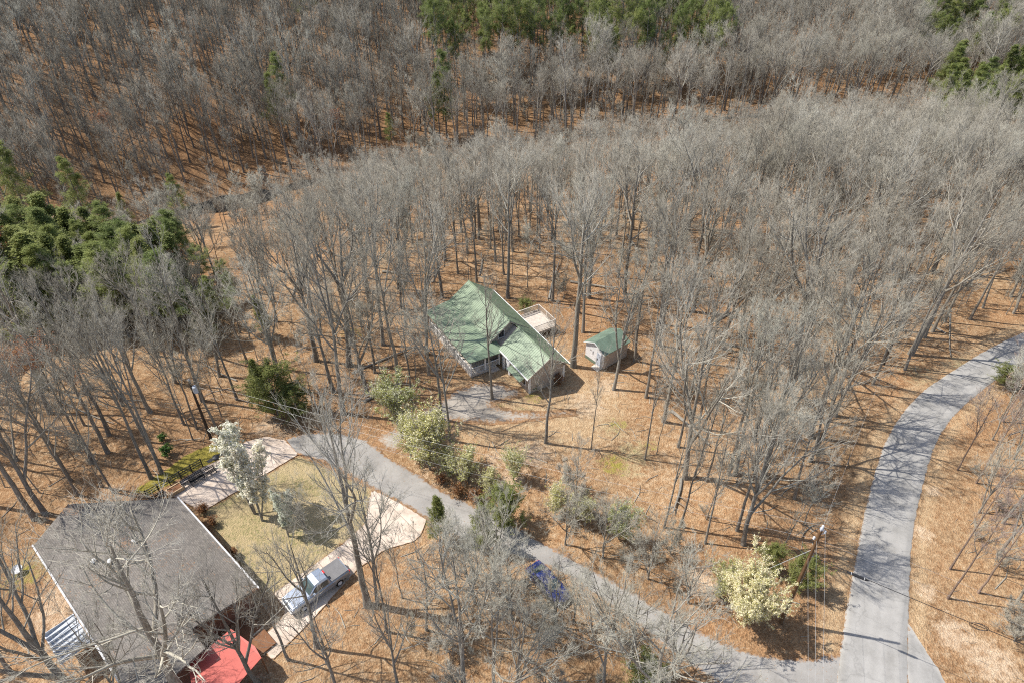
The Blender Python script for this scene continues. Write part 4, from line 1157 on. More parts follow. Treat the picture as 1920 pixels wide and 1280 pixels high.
def pickup(loc, rz):
    o = thing('pickup_truck', 'silver pickup truck with a grey bed cover parked on the concrete drive', 'pickup', loc, rz)
    part('body', 'silver_paint', o, lambda m: m.loft([ring_sec(x, w_, z0, z1) for x, w_, z0, z1 in [(-2.9, .92, .5, 1.05), (-2.84, .97, .42, 1.13), (-1.0, .99, .38, 1.14), (1.0, .99, .38, 1.14), (1.15, .99, .38, 1.13), (2.3, .97, .38, 1.08), (2.75, .93, .42, 1.0), (2.9, .85, .48, .86)]]), smooth=False)
    part('hood', 'silver_paint', o, lambda m: m.prism([(1.0, -.80, 1.2), (2.62, -.74, 1.10), (2.62, .74, 1.10), (1.0, .80, 1.2)], 0.1))
    part('cab', 'silver_paint', o, lambda m: m.loft([ring_sec(-1.05, .90, 1.1, 1.14, .02, .86), ring_sec(-0.85, .92, 1.1, 1.84, .1, .72), ring_sec(-0.1, .92, 1.1, 1.9, .1, .73), ring_sec(.35, .92, 1.1, 1.82, .1, .72), ring_sec(1.12, .92, 1.1, 1.16, .02, .84)]))
    def quad(name, pts, mat):
        part(name, mat, o, lambda m: m.add(pts, [(0, 1, 2, 3)]))
    quad('windshield', [(1.06, -.76, 1.235), (1.06, .76, 1.235), (.40, .66, 1.815), (.40, -.66, 1.815)], 'tint')
    quad('rear_window', [(-1.02, .74, 1.26), (-1.02, -.74, 1.26), (-.87, -.64, 1.78), (-.87, .64, 1.78)], 'tint')
    for s in (-1, 1):
        for x0, x1 in ((-.8, -.1), (-.02, .5)):
            quad('side_window', [(x0, s * .935, 1.22), (x1 + .22 * (x1 > 0), s * .935, 1.22), (x1, s * .83, 1.70), (x0, s * .83, 1.70)][::s], 'tint')
        part('headlight', 'lens', o, lambda m: m.box(2.72, 2.88, s * .74 - .16, s * .74 + .16, .78, .93))
        part('tail_light', 'tail', o, lambda m: m.box(-2.93, -2.86, s * .88 - .07, s * .88 + .07, .72, 1.08))
        part('mirror', 'silver_paint', o, lambda m: m.box(.62, .78, s * 1.1 - .12, s * 1.1 + .12, 1.2, 1.42))
        for x in (-1.75, 1.85):
            wheel(o, x, s * .90)
    part('bed_cover', 'tonneau', o, lambda m: m.prism([(-2.78, -.88, 1.18), (-1.08, -.88, 1.18), (-1.08, .88, 1.18), (-2.78, .88, 1.18)], 0.06))
    part('brake_light', 'tail', o, lambda m: m.box(-.98, -.84, -.16, .16, 1.83, 1.9))
    part('bumper', 'vent', o, lambda m: m.box(2.86, 3.0, -.85, .85, .42, .62)); part('bumper', 'vent', o, lambda m: m.box(-3.02, -2.88, -.9, .9, .45, .62))
    part('grille', 'iron', o, lambda m: m.box(2.84, 2.9, -.55, .55, .66, .9))
def sedan(loc, rz):
    o = thing('car', 'dark blue car parked under grey brush beside the gravel lane', 'car', loc, rz)
    part('body', 'blue_paint', o, lambda m: m.loft([ring_sec(x, w_, z0, z1, .14) for x, w_, z0, z1 in [(-2.3, .74, .4, .78), (-2.2, .84, .3, .9), (-1.2, .89, .25, .96), (.9, .9, .25, .94), (1.8, .87, .27, .84), (2.2, .78, .32, .72), (2.32, .66, .38, .62)]]))
    part('roof', 'blue_paint', o, lambda m: m.loft([ring_sec(-1.75, .78, .9, .95, .03, .7), ring_sec(-.95, .8, .9, 1.38, .1, .58), ring_sec(-.2, .8, .9, 1.45, .1, .6), ring_sec(.3, .8, .9, 1.38, .1, .58), ring_sec(1.1, .8, .9, .95, .03, .7)]))
    for name, pts in (('windshield', [(1.03, -.62, 1.0), (1.03, .62, 1.0), (.36, .52, 1.37), (.36, -.52, 1.37)]), ('rear_window', [(-1.66, .62, 1.02), (-1.66, -.62, 1.02), (-1.0, -.52, 1.375), (-1.0, .52, 1.375)])):
        part(name, 'tint', o, lambda m: m.add(pts, [(0, 1, 2, 3)]))
    for s in (-1, 1):
        part('side_window', 'tint', o, lambda m: m.add([(-1.3, s * .815, 1.0), (.7, s * .815, 1.0), (.2, s * .70, 1.3), (-.9, s * .70, 1.3)][::s], [(0, 1, 2, 3)]))
        part('headlight', 'lens', o, lambda m: m.box(2.1, 2.27, s * .62 - .14, s * .62 + .14, .58, .70))
        part('tail_light', 'tail', o, lambda m: m.box(-2.31, -2.22, s * .62 - .14, s * .62 + .14, .6, .78))
        for x in (-1.4, 1.4):
            wheel(o, x, s * .8, .31, .2)
pf, pr = at(539, 1138, 0.6), at(646, 1063, 0.6)
pickup(((pf[0] + pr[0]) / 2, (pf[1] + pr[1]) / 2, 0.087), math.atan2(pf[1] - pr[1], pf[0] - pr[0]))
c0, c1 = at(995, 1056, 0.6), at(1062, 1130, 0.6)
sedan(((c0[0] + c1[0]) / 2, (c0[1] + c1[1]) / 2, 0.0), math.atan2(c1[1] - c0[1], c1[0] - c0[0]))

# ------------------------------------------------------------------ utility poles and wires
def utility_pole(px, py, H, label, mat, r=0.16, kind='road'):
    x, y = at(px, py)
    o = thing('utility_pole', label, 'utility pole', (x, y, 0))
    part('shaft', mat, o, lambda m: m.tube([(0, 0, -0.4), (0, 0, H * .5), (0, 0, H)], [r * 1.15, r * 0.95, r * .72], 10), smooth=False)
    if kind == 'road':
        part('pole_top_bracket', 'can', o, lambda m: m.box(-.1, .1, -.1, .1, H - .05, H + .2))
        for dx_, dy_, dz in ((0.0, 0, .22), (.26, -.1, -.28), (-.18, .16, -1.35)):
            part('insulator', 'ceramic', o, lambda m: m.tube([(dx_, dy_, H + dz + k * .055) for k in range(7)], [.04, .10, .05, .10, .05, .09, .03], 10))
        part('cable_bracket', 'can', o, lambda m: m.tube([(0, 0, H - .55), (.28, -.1, -.3 + H)], .035, 5))
        part('cable_bracket', 'can', o, lambda m: m.tube([(.0, .0, H - 3.4), (.3, .05, H - 3.35)], .04, 5))
        part('ground_wire', 'wire', o, lambda m: m.tube([(.14, -.12, 0), (.13, -.11, H - 1)], .012, 4))
    if kind == 'transformer':
        part('transformer', 'can', o, lambda m: m.tube([(.42, -.1, H - 1.5), (.42, -.1, H - 1.45), (.42, -.1, H - .7), (.42, -.1, H - .64)], [.24, .27, .27, .2], 12))
        part('bracket', 'iron', o, lambda m: m.box(0, .3, -.14, -.06, H - 1.1, H - .95))
        part('insulator', 'ceramic', o, lambda m: m.tube([(0, 0, H + k * .06) for k in range(5)], [.05, .11, .05, .1, .03], 8))
    return (x, y, H)
P1 = utility_pole(1464, 1165, 12.7, 'brown utility pole behind the cream pear, carrying white insulators', 'pole', 0.16)
P2p = utility_pole(1656, 683, 10.7, 'dark leaning utility pole beside the bend of the paved road', 'pole_dark', 0.16, 'plain')
P3 = utility_pole(396, 823, 8.6, 'dark utility pole with a pale transformer near the mossy bank', 'pole_dark', 0.15, 'transformer')
def wire(a, b, sag, r, label, mat='wire', name='overhead_wire'):
    a, b = Vector(a), Vector(b)
    pts = [a.lerp(b, t) - Vector((0, 0, 4 * sag * t * (1 - t))) for t in np.linspace(0, 1, 22)]
    mb = MB(); mb.tube(pts, r, 4)
    return tag(mb.build(name, mat), label, 'wire', 'wires strung from the utility poles')
x1, y1, h1 = P1; x2, y2, h2 = P2p; x3, y3, h3 = P3
wire((x1, y1, h1 + .5), (x2, y2, h2), 0.5, .007, 'bare wire running from the brown pole up along the paved road')
wire((x1, y1, h1 + .5), (x3, y3, h3 + .2), 0.9, .007, 'upper wire from the brown pole across to the transformer pole')
wire((x1 - .1, y1, h1 - 1.1), (x3 + .1, y3, h3 - .6), 0.9, .007, 'lower wire from the brown pole across to the transformer pole')
wire((x3 + .1, y3, h3 - 1.6), (x1 - 13, y1 + 6.5, 6.6), 0.7, .006, 'third low wire slanting from the transformer pole over the lane')
def down_wire(dx_, dz, pxe, label):
    e = at(pxe, 1280, h1 + dz)
    wire((x1 + dx_, y1 - .1, h1 + dz), (x1 + dx_ + (e[0] - x1 - dx_) * 3, y1 + (e[1] - y1) * 3, h1 + dz), 0.3, .008, label)
down_wire(.26, -.05, 1545, 'rightmost of three wires leaving the brown pole towards the bottom edge')
down_wire(-.1, -1.2, 1530, 'middle of three wires leaving the brown pole towards the bottom edge')
down_wire(-.15, -3.4, 1517, 'leftmost of three wires leaving the brown pole towards the bottom edge')
wire((x1, y1, h1 + .4), (x1 + 40, y1 - 22, 12.5), 0.5, .006, 'thin wire from the pole top crossing the paved road rightward')
wire((x1, y1, h1 - 1.1), (x1 + 40, y1 - 22.6, 11.2), 0.6, .006, 'second thin wire crossing the paved road rightward')
ca, cb = Vector((x1 + .3, y1, h1 - 3.35)), Vector((x1 + 40, y1 - 21.5, 9.0))
cable = thing('telephone_cable', 'thick black cable with a splice case crossing the paved road', 'cable', tuple(ca))
def cp(t):
    return ca.lerp(cb, t) - Vector((0, 0, 4 * 0.5 * t * (1 - t))) - ca
part('strand', 'cable', cable, lambda m: m.tube([cp(t) for t in np.linspace(0, 1, 30)], .026, 5))
part('splice_case', 'cable', cable, lambda m: m.tube([cp(t) + Vector((0, 0, -.08)) for t in (.055, .06, .085, .09)], [.05, .11, .11, .05], 8))
for t in (.062, .083):
    part('band', 'wire', cable, lambda m: m.tube([cp(t) + Vector((-.02, 0.01, -.08)), cp(t) + Vector((.03, -.01, -.08))], .125, 8))
cc = cp(.255)
part('slack_loop', 'cable', cable, lambda m: [m.tube([cc + Vector((k * .06 + math.cos(a) * .5, -math.cos(a) * .25, math.sin(a) * .32 - .05)) for a in np.linspace(0, 6.28, 20)], .022, 4) for k in (-1, 1)], kind='stuff')
wire((x1, y1, h1 - 2.4), (x1 - 3.2, y1 + 0.6, 6.2), 0.0, .02, 'short pale guy wire dropping from the brown pole into the pear', 'wire', 'guy_wire')

# ------------------------------------------------------------------ trees singled out in the photograph
def hero(kind, k, px, py, h, label, name='bare_tree', cat='tree', tilt=(0, 0), girth=1.0, group=None):
    x, y = at(px, py)
    return plant(kind, k, x, y, h, name, label, cat, group, tilt, None, girth)
G_BARE = 'leafless trees of the wood'
HEROES = [
    ('wide', 1, 1075, 686, 23, 'tall thick grey tree standing between the green-roofed house and the shed', 1.0),
    ('tall', 0, 923, 747, 17, 'slim bare tree rising from the island in the gravel drive', 0.9),
    ('tall', 3, 1023, 829, 17.5, 'bare tree on the yard slope below the garage gable', 0.9),
    ('pale', 1, 845, 826, 18, 'pale barked twin stemmed tree at the near edge of the gravel drive', 0.85),
    ('tall', 6, 827, 786, 18.5, 'dark leaning tree where the drive meets the lane', 1.0),
    ('tall', 6, 771, 752, 16, 'slim bare tree left of the gravel drive', 0.8),
    ('tall', 2, 952, 558, 22, 'straight tree right behind the main ridge of the green roof', 1.0),
    ('tall', 4, 1036, 564, 20, 'bare tree standing just beyond the far deck rail', 0.9),
    ('wide', 0, 1105, 558, 20, 'stout crooked tree beyond the deck with a swollen trunk', 0.9),
    ('tall', 5, 1190, 676, 20, 'bare tree leaning just right of the shed', 0.9),
    ('tall', 7, 1237, 648, 20, 'pale thick tree behind and right of the shed', 0.9),
    ('tall', 1, 1209, 861, 15, 'thin dark tree on the mossy patch right of the yard', 0.6),
    ('tall', 0, 1108, 842, 14, 'very thin dark tree at the right edge of the yard', 0.5),
    ('wide', 2, 1284, 896, 20, 'big dark forking tree in the wood right of the yard', 0.9),
    ('tall', 6, 1303, 893, 15, 'thin tree close beside the big dark forking tree', 0.7),
    ('tall', 3, 1325, 902, 15, 'crooked thin tree just right of the big dark fork', 0.7),
    ('pale', 1, 1366, 889, 20, 'left one of two pale neighbouring trunks in the right wood', 0.9),
    ('pale', 1, 1378, 886, 21, 'right one of two pale neighbouring trunks in the right wood', 0.9),
    ('tall', 4, 1411, 880, 16, 'slender grey tree right of the two pale trunks', 0.8),
    ('wide', 0, 1430, 890, 18, 'forked pale grey tree shading the leaf bank left of the road', 0.85),
    ('wide', 1, 1517, 819, 20, 'leaning tree with a flared base on the road bank', 0.9),
    ('tall', 5, 1290, 746, 18, 'bare tree between the shed and the forked grey trees', 0.9),
    ('tall', 1, 1245, 988, 14, 'thin tree at the lower left corner of the right wood', 0.7),
    ('tall', 3, 1274, 987, 15, 'second thin tree at the lower edge of the right wood', 0.7),
    ('tall', 0, 1322, 1018, 15, 'thin bare tree nearest the brush above the lane', 0.7),
    ('tall', 2, 1382, 994, 18, 'bare tree left of the pale trunk near the cream pear', 0.8),
    ('pale', 1, 1398, 991, 19, 'pale trunk standing just above the cream pear', 0.8),
    ('wide', 2, 1394, 1020, 18, 'dark trunk directly behind the cream pear', 0.8),
    ('wide', 1, 1733, 632, 18, 'leaning reddish tree at the inside of the road bend', 0.8),
    ('wide', 0, 1748, 622, 18, 'second leaning tree at the inside of the road bend', 0.8),
    ('tall', 4, 1771, 604, 17, 'third tree up the slope above the road bend', 0.8),
    ('tall', 2, 1690, 620, 18, 'tree beside the dark pole at the road bend', 0.9),
    ('tall', 0, 283, 896, 21, 'long straight tree rising from the left end of the mossy bank', 0.9),
    ('tall', 2, 303, 886, 20, 'straight tree at the top edge of the mossy bank', 0.8),
    ('tall', 4, 296, 868, 19, 'tree behind the mossy bank beside the green tuft', 0.8),
    ('tall', 5, 204, 815, 20, 'tree with a flared foot in the left wood', 0.9),
    ('tall', 7, 202, 848, 19, 'tree just below the flared one in the left wood', 0.9),
    ('tall', 3, 345, 795, 17, 'thin tree left of the transformer pole', 0.7),
    ('tall', 6, 369, 803, 17, 'thin tree touching the transformer pole in view', 0.7),
    ('tall', 1, 174, 868, 18, 'tree in the middle of the left wood edge', 0.8),
    ('tall', 0, 133, 901, 19, 'tree above the back corner of the shingle roof', 0.8),
    ('wide', 2, 85, 962, 20, 'thick dark tree left of the shingle roof', 0.8),
    ('wide', 1, 66, 972, 21, 'second thick dark tree left of the shingle roof', 0.8),
    ('tall', 3, 147, 928, 17, 'thin tree touching the back edge of the shingle roof', 0.7),
    ('tall', 6, 212, 922, 17, 'thin tree behind the middle of the shingle roof', 0.7),
    ('wide', 1, 689, 1134, 23, 'very tall thick tree at the end of the pickup drive', 0.85),
    ('pale', 0, 708, 1131, 17, 'multi stemmed tree beside the very tall one', 0.85),
    ('tall', 1, 726, 1184, 15, 'slim tree in the leaf litter below the concrete apron', 0.7),
    ('tall', 7, 596, 1212, 15, 'tree on the leaf bank below the pickup', 0.9),
    ('tall', 3, 541, 1236, 14, 'tree at the end of the narrow concrete drive', 0.8),
    ('wide', 0, 352, 1335, 22, 'large spreading tree whose limbs cross the shingle roof', 1.25),
    ('wide', 2, 486, 1284, 16, 'dark forked tree right of the red porch roof', 0.85),
    ('wide', 2, 150, 1330, 19, 'spreading tree at the bottom left, below the silver sheet', 1.1),
    ('tall', 5, 20, 1260, 15, 'bare tree in the bottom left corner', 1.0),
    ('pale', 2, 240, 1330, 13, 'pale brushy tree below the roof at the bottom edge', 1.0),
    ('wide', 2, 746, 1284, 13, 'stub of a tree at the bottom edge below the drive', 0.6),
    ('pale', 0, 870, 1295, 19, 'pale tree with a deep fork at the bottom centre', 1.0),
    ('pale', 2, 965, 1315, 13, 'pale twiggy tree bottom centre, left of the blue car', 1.0),
    ('pale', 0, 1130, 1290, 14, 'pale many stemmed tree in front of the blue car', 1.0),
    ('pale', 2, 1215, 1335, 17, 'pale spreading tree leaning over the lane at the bottom', 1.1),
    ('pale', 1, 930, 1340, 17, 'pale tree rooted below the bottom edge, centre', 1.0),
    ('tall', 7, 640, 1330, 14, 'bare tree at the bottom edge left of centre', 0.9),
    ('pale', 2, 960, 1160, 10, 'grey thicket tree left of the blue car', 1.1),
    ('pale', 2, 890, 1130, 9, 'grey thicket tree below the cedars', 1.1),
    ('pale', 2, 1075, 1165, 8, 'pale thicket tree over the bonnet of the blue car', 0.9),
    ('pale', 2, 580, 1008, 8.5, 'grey many stemmed small tree on the lawn above the pickup', 0.8),
    ('pale', 2, 1180, 1250, 12, 'pale thicket tree at the lower lane edge, right of the blue car', 1.0),
    ('pale', 2, 1040, 1172, 10, 'thin pale thicket tree standing right in front of the blue car', 1.0),
    ('pale', 2, 1150, 1195, 9, 'pale thicket tree just right of the blue car', 1.1),
    ('pale', 2, 1060, 1020, 8, 'pale thicket tree at the upper lane edge above the blue car', 1.1),
    ('pale', 2, 1130, 1045, 8, 'second pale thicket tree along the upper lane edge', 1.2),
    ('pale', 2, 1215, 1085, 7.5, 'third pale thicket tree along the upper lane edge', 1.2),
    ('pale', 2, 1290, 1130, 7, 'fourth pale thicket tree along the upper lane edge', 1.2),
    ('pale', 2, 930, 1085, 10, 'pale thicket tree between the cedars and the blue car', 1.1),
    ('pale', 2, 830, 1100, 9, 'pale thicket tree below the concrete apron', 1.1),
    ('pale', 2, 1262, 1262, 9, 'pale thicket tree inside the lane curve', 1.1),
    ('pale', 0, 800, 1180, 11, 'pale tree in the leaf litter left of the thicket', 1.0),
    ('pale', 2, 1010, 1215, 5.5, 'small pale thicket tree below the blue car', 1.1),
    ('red', 0, 1781, 1066, 12.5, 'reddish slanting trunk right of the road, upper one', 0.9),
    ('red', 0, 1777, 1121, 13.5, 'reddish slanting trunk right of the road, nearest the verge', 0.9),
    ('red', 1, 1834, 1111, 12, 'reddish trunk farther right of the road', 0.9),
    ('pale', 0, 1870, 1040, 13, 'pale leaning tree above the reddish trunks right of the road', 1.0),
    ('pale', 2, 1930, 960, 12, 'pale branching tree at the right edge level with the road widening', 1.1),
    ('pale', 2, 1835, 960, 9, 'low pale tree near the right verge', 1.0),
    ('pale', 0, 1905, 1130, 12, 'pale tree among the reddish trunks at the right edge', 1.0),
    ('red', 1, 1880, 790, 12, 'reddish tree below the road bend near the right edge', 1.0),
    ('red', 0, 1830, 905, 12, 'reddish tree by the verge where the road narrows', 0.9),
    ('pale', 2, 1905, 1180, 10, 'pale twiggy tree at the right edge', 0.9),
    ('pale', 0, 1880, 980, 13, 'pale leaning tree right of the road near the right edge', 0.9),
    ('red', 1, 1795, 880, 12, 'thin tree right of the road at the widening', 0.8),
    ('red', 0, 1850, 870, 13, 'thin leaning tree right of the bend near the edge', 0.8),
    ('pale', 2, 1900, 860, 11, 'pale brushy tree at the right edge below the bend', 0.9),
    ('pale', 0, 1935, 1060, 14, 'pale tree leaning in from the right edge', 0.9),
]
for kd, k, px, py, h, lab, gi in HEROES:
    hero(kd, k, px, py, h, lab, girth=gi, group=G_BARE, tilt=(random.gauss(0, .025), random.gauss(0, .025)))
N_HERO = len(HEROES)
for k, px, py, h, lab in [
    (1, 478, 962, 11.6, 'tall narrow white flowering pear left of the lawn'),
    (1, 492, 975, 10.4, 'white flowering pear leaning beside the tallest narrow one'),
    (1, 541, 1005, 6.2, 'shorter thin white pear in the middle of the lawn'),
    (0, 1396, 1164, 6.3, 'rounded cream flowering pear beside the brown utility pole'),
    (2, 752, 812, 7.6, 'pale green flowering pear at the far side of the lane'),
    (2, 806, 880, 7.4, 'wide cream and green pear where lane and drive meet'),
    (3, 770, 858, 5.0, 'low leafy bush in front of the wide cream pear'),
    (3, 880, 905, 4.2, 'yellow green bush right of the wide cream pear'),
    (3, 962, 900, 3.6, 'yellow green bush above the dark cedar'),
    (3, 845, 893, 3.4, 'yellow green bush between the wide pear and the lane bank'),
    (3, 920, 925, 3.0, 'yellow green bush just left of the dark cedar'),
    (3, 1095, 985, 3.2, 'yellow green bush farther along the upper lane side'),
    (3, 1040, 965, 3.4, 'lime green bush right of the dark cedar'),
    (3, 1160, 1010, 4.2, 'yellowish young tree in the brush above the lane'),
    (2, 1350, 1120, 4.6, 'thin cream pear left of the rounded one')]:
    hero('pear', k, px, py, h, lab, 'flowering_tree', 'tree', group='flowering trees and bushes along the lane')
for k, px, py, h, gi, lab in [
    (0, 522, 776, 6.6, 1.1, 'big rounded dark green cedar left of the lane head'),
    (1, 500, 770, 7.5, 1.0, 'pointed green cedar against the big rounded one'),
    (0, 560, 780, 4.2, 1.2, 'low sprawling cedar right of the big rounded one'),
    (0, 945, 985, 4.6, 1.15, 'dark green cedar beside the lane below the bushes'),
    (1, 825, 1012, 6.2, 0.9, 'slim cedar between the concrete apron and the lane'),
    (1, 905, 1030, 6.5, 1.0, 'cedar tangled in grey twigs near the lane'),
    (0, 1495, 1105, 4.2, 0.9, 'light green cedar behind the brown pole'),
    (0, 1440, 1070, 3.4, 0.9, 'small cedar behind the cream pear'),
    (0, 985, 588, 2.2, 1.2, 'low green bush beside the far corner of the deck'),
    (0, 1880, 722, 2.6, 1.5, 'low green bush right of the road bend'),
    (0, 1210, 1290, 3.6, 1.2, 'dull green cedar at the bottom edge by the lane')]:
    hero('cedar', k, px, py, h, lab, 'cedar', 'cedar', girth=gi)
for k, px, py, h, lab in [(0, 313, 852, 1.0, 'bright green tuft beside the mossy bank'), (0, 305, 825, .7, 'smaller green tuft in the leaves above the mossy bank'),
                          (1, 860, 925, 1.2, 'brown leaved bush on the lane bank'), (1, 888, 938, 1.3, 'second brown leaved bush on the lane bank'), (1, 830, 905, 1.0, 'low brown bush left on the lane bank'),
                          (1, 915, 912, 1.0, 'small brown bush beneath the yellow green one'), (0, 1000, 728, .9, 'low shrub by the garage gable corner'), (1, 1045, 722, 1.2, 'dry shrub under the garage gable wall'),
                          (1, 402, 985, .9, 'dry shrub by the gutter of the shingle roof, farthest one'), (1, 440, 1040, .8, 'dry shrub halfway along the lawn gutter'), (1, 385, 960, 1.0, 'reddish shrub at the roof corner by the patio')]:
    hero('tuft', k, px, py, h, lab, 'bush', 'bush')

ONES = ['', 'first', 'second', 'third', 'fourth', 'fifth', 'sixth', 'seventh', 'eighth', 'ninth', 'tenth', 'eleventh', 'twelfth', 'thirteenth', 'fourteenth', 'fifteenth', 'sixteenth', 'seventeenth', 'eighteenth', 'nineteenth']
TENS = ['', '', 'twenty', 'thirty', 'forty', 'fifty', 'sixty', 'seventy', 'eighty', 'ninety']
def ordinal(n):
    if n < 20: return ONES[n]
    if n % 10 == 0: return {2: 'twentieth', 3: 'thirtieth', 4: 'fortieth', 5: 'fiftieth', 6: 'sixtieth', 7: 'seventieth', 8: 'eightieth', 9: 'ninetieth'}.get(n // 10, 'umpteenth')
    return TENS[n // 10] + '-' + ONES[n % 10]
# evergreens farther off: foot of each tree in ground metres
def far_at(px, py):
    """ground point seen at a photo position, following the slopes"""
    x, y = px - 960, py - 640
    dn, fw = _s * _f + _c * y, _c * _f - _s * y
    for t in np.linspace(0.03, 0.6, 1200):
        if CAM_H - dn * t <= float(terrain(x * t, fw * t)):
            return x * t, fw * t
    return x * t, fw * t
random.seed(11)
def grove(kind, ks, n, px0, px1, py0, py1, h0, h1, name, cat, lab, group, gi=1.0, mind=3.0):
    got = []
    for _ in range(n * 30):
        if len(got) >= n: break
        p = far_at(random.uniform(px0, px1), random.uniform(py0, py1))
        if all((p[0] - q[0]) ** 2 + (p[1] - q[1]) ** 2 > mind ** 2 for q in got):
            got.append(p)
    got.sort(key=lambda p: proj(p[0], p[1], float(terrain(p[0], p[1])))[0])
    for r, p in enumerate(got, 1):
        plant(kind if (kind != 'cedar' or 2 not in ks or random.random() < .45) else 'pine', random.choice(ks), p[0], p[1], random.uniform(h0, h1), name, lab % ordinal(r), cat, group, (random.gauss(0, .02), random.gauss(0, .02)), None, gi * random.uniform(.9, 1.15))
grove('pine', (0, 1, 1), 74, 805, 1345, 92, 185, 14, 25, 'pine_tree', 'pine', 'green pine of the stand along the top edge, %s from its left end', 'pines of the distant stand', 0.95)
grove('cedar', (2, 2, 1), 64, -30, 360, 520, 640, 9, 14, 'cedar', 'cedar', 'olive green cedar of the left thicket, %s counted from the left edge', 'cedars of the left thicket', 1.5, 2.6)
grove('cedar', (1, 2), 12, 330, 460, 560, 640, 6, 9, 'cedar', 'cedar', 'light green cedar half hidden in the left wood, %s from the left', 'half hidden cedars of the left wood', 1.3)
grove('cedar', (2,), 30, 1750, 1950, 190, 280, 11, 16, 'cedar', 'cedar', 'dull green cedar at the upper right edge, %s counted from the left', 'cedars at the upper right', 1.4)
grove('pine', (0, 2), 16, 1690, 1870, 100, 150, 14, 19, 'pine_tree', 'pine', 'yellowish pine at the top right, %s of them from the left', 'pines at the top right', 1.2)
for px, py, h, k, lab in [(80, 455, 20, 'pine', 'tall dark pine near the left edge beyond the thicket'), (180, 452, 17, 'pine', 'narrow pine right of the tall dark one at the left'), (250, 445, 9, 'cedar', 'rounded dark cedar above the left thicket'), (350, 430, 11, 'pine', 'small dark pine near the shaded creek'),
                          (530, 275, 17, 'pine', 'light green pine standing alone on the far slope'), (545, 262, 20, 'pine', 'taller dark pine just behind the lone light green one'), (825, 268, 17, 'pine', 'pale green pine in the wood left of centre'), (838, 262, 21, 'pine', 'thin taller pine behind the pale green one'),
                          (735, 282, 9, 'pine', 'small young pine on the slope beyond the creek'), (575, 70, 18, 'pine', 'lone pine far up at the top left'), (500, 640, 7, 'cedar', 'small yellow green cedar in the wood left of the house')]:
    x, y = far_at(px, py)
    plant(k, 2, x, y, h, 'pine_tree' if k == 'pine' else 'cedar', lab, k, None, (0, 0), None, 1.1)
for px, py, h, lab in [(95, 835, 13, 'orange budded maple at the left edge'), (35, 865, 14, 'larger orange budded maple cut by the left edge'), (160, 800, 12, 'reddish budded maple right of the orange one'), (350, 575, 9, 'red budded maple in the left thicket'),
                       (60, 610, 15, 'rusty budded maple at the left edge above the orange one'), (640, 290, 10, 'small crimson budded maple on the far slope'), (218, 318, 12, 'rusty budded maple on the left far slope')]:
    x, y = far_at(px, py)
    plant('maple', random.randint(0, 1), x, y, h, 'maple_tree', lab, 'tree')

# ------------------------------------------------------------------ the wood: scatter, the largest in view as single trees, the rest as one mass
def rect_poly(o, ang_, x0, x1, y0, y1):
    ca_, sa_ = math.cos(ang_), math.sin(ang_)
    return np.array([(o[0] + x * ca_ - y * sa_, o[1] + x * sa_ + y * ca_) for x, y in ((x0, y0), (x1, y0), (x1, y1), (x0, y1))])
HA_P = rect_poly((-2.52, 79.45), math.radians(-59), -2, 20, -12.5, 6)
HB_P = rect_poly((-32.2, 42.9), math.atan2(bu[1], bu[0]), -8, 22, -15, 2)
SH_P = rect_poly((11.43, 65.61), math.radians(38.5), -1.5, 5.6, -1.5, 4.8)
OPEN = poly((560, 900), (545, 790), (700, 800), (790, 745), (860, 690), (1090, 690), (1190, 760), (1225, 900), (1225, 1000), (1440, 1030), (1560, 930), (1640, 830), (1680, 760), (2100, 640), (2100, 1700), (-60, 1700), (-60, 1010), (120, 935), (260, 905), (430, 825), (520, 815))
GAP_BEHIND = poly((940, 470), (1130, 470), (1180, 620), (1090, 700), (980, 640))
def free(P, tall):
    ok = (sdist(P, ROAD_P) > 3.2) & (sdist(P, LANE_P) > 1.5) & (sdist(P, DRIVE) > 1.0) & (sdist(P, HA_P) > 0) & (sdist(P, HB_P) > 0) & (sdist(P, SH_P) > 0)
    ok &= (sdist(P, SLAB_A) > 1.0) & (sdist(P, SLAB_B) > 1.0) & (sdist(P, LAWN) > 0.5) & (sdist(P, BANK) > 0.3) & (sdist(P, APRON) > 1.5)
    if tall:
        ok &= ~inside(P, OPEN)
    return ok
def darts(g, n, x0, x1, y0, y1, r, seeds=None):
    P = np.column_stack([g.uniform(x0, x1, n), g.uniform(y0, y1, n)])
    # keep what the view (with a margin) can meet
    halfw = 0.76 * np.sqrt(P[:, 1] ** 2 + CAM_H ** 2) + 22
    P = P[np.abs(P[:, 0]) < halfw]
    cell = r
    grid = {}
    def key(p): return (int(math.floor(p[0] / cell)), int(math.floor(p[1] / cell)))
    if seeds is not None:
        for s in seeds: grid.setdefault(key(s), []).append(s)
    out = []
    for p in P:
        k = key(p); okk = True
        for i in (-1, 0, 1):
            for j in (-1, 0, 1):
                for q in grid.get((k[0] + i, k[1] + j), ()):
                    if (p[0] - q[0]) ** 2 + (p[1] - q[1]) ** 2 < r * r:
                        okk = False; break
        if okk:
            grid.setdefault(k, []).append(p); out.append(p)
    return np.array(out)
g = np.random.default_rng(99)
nearP = darts(g, 12000, -110, 110, 44, 100, 3.75, TREES)
farP = darts(g, 90000, -260, 260, 100, 300, 2.75, TREES)
nearP = nearP[free(nearP, True)]
nearP = nearP[~inside(nearP, GAP_BEHIND) | (g.random(len(nearP)) < 0.3)]
farP = farP[free(farP, True)]
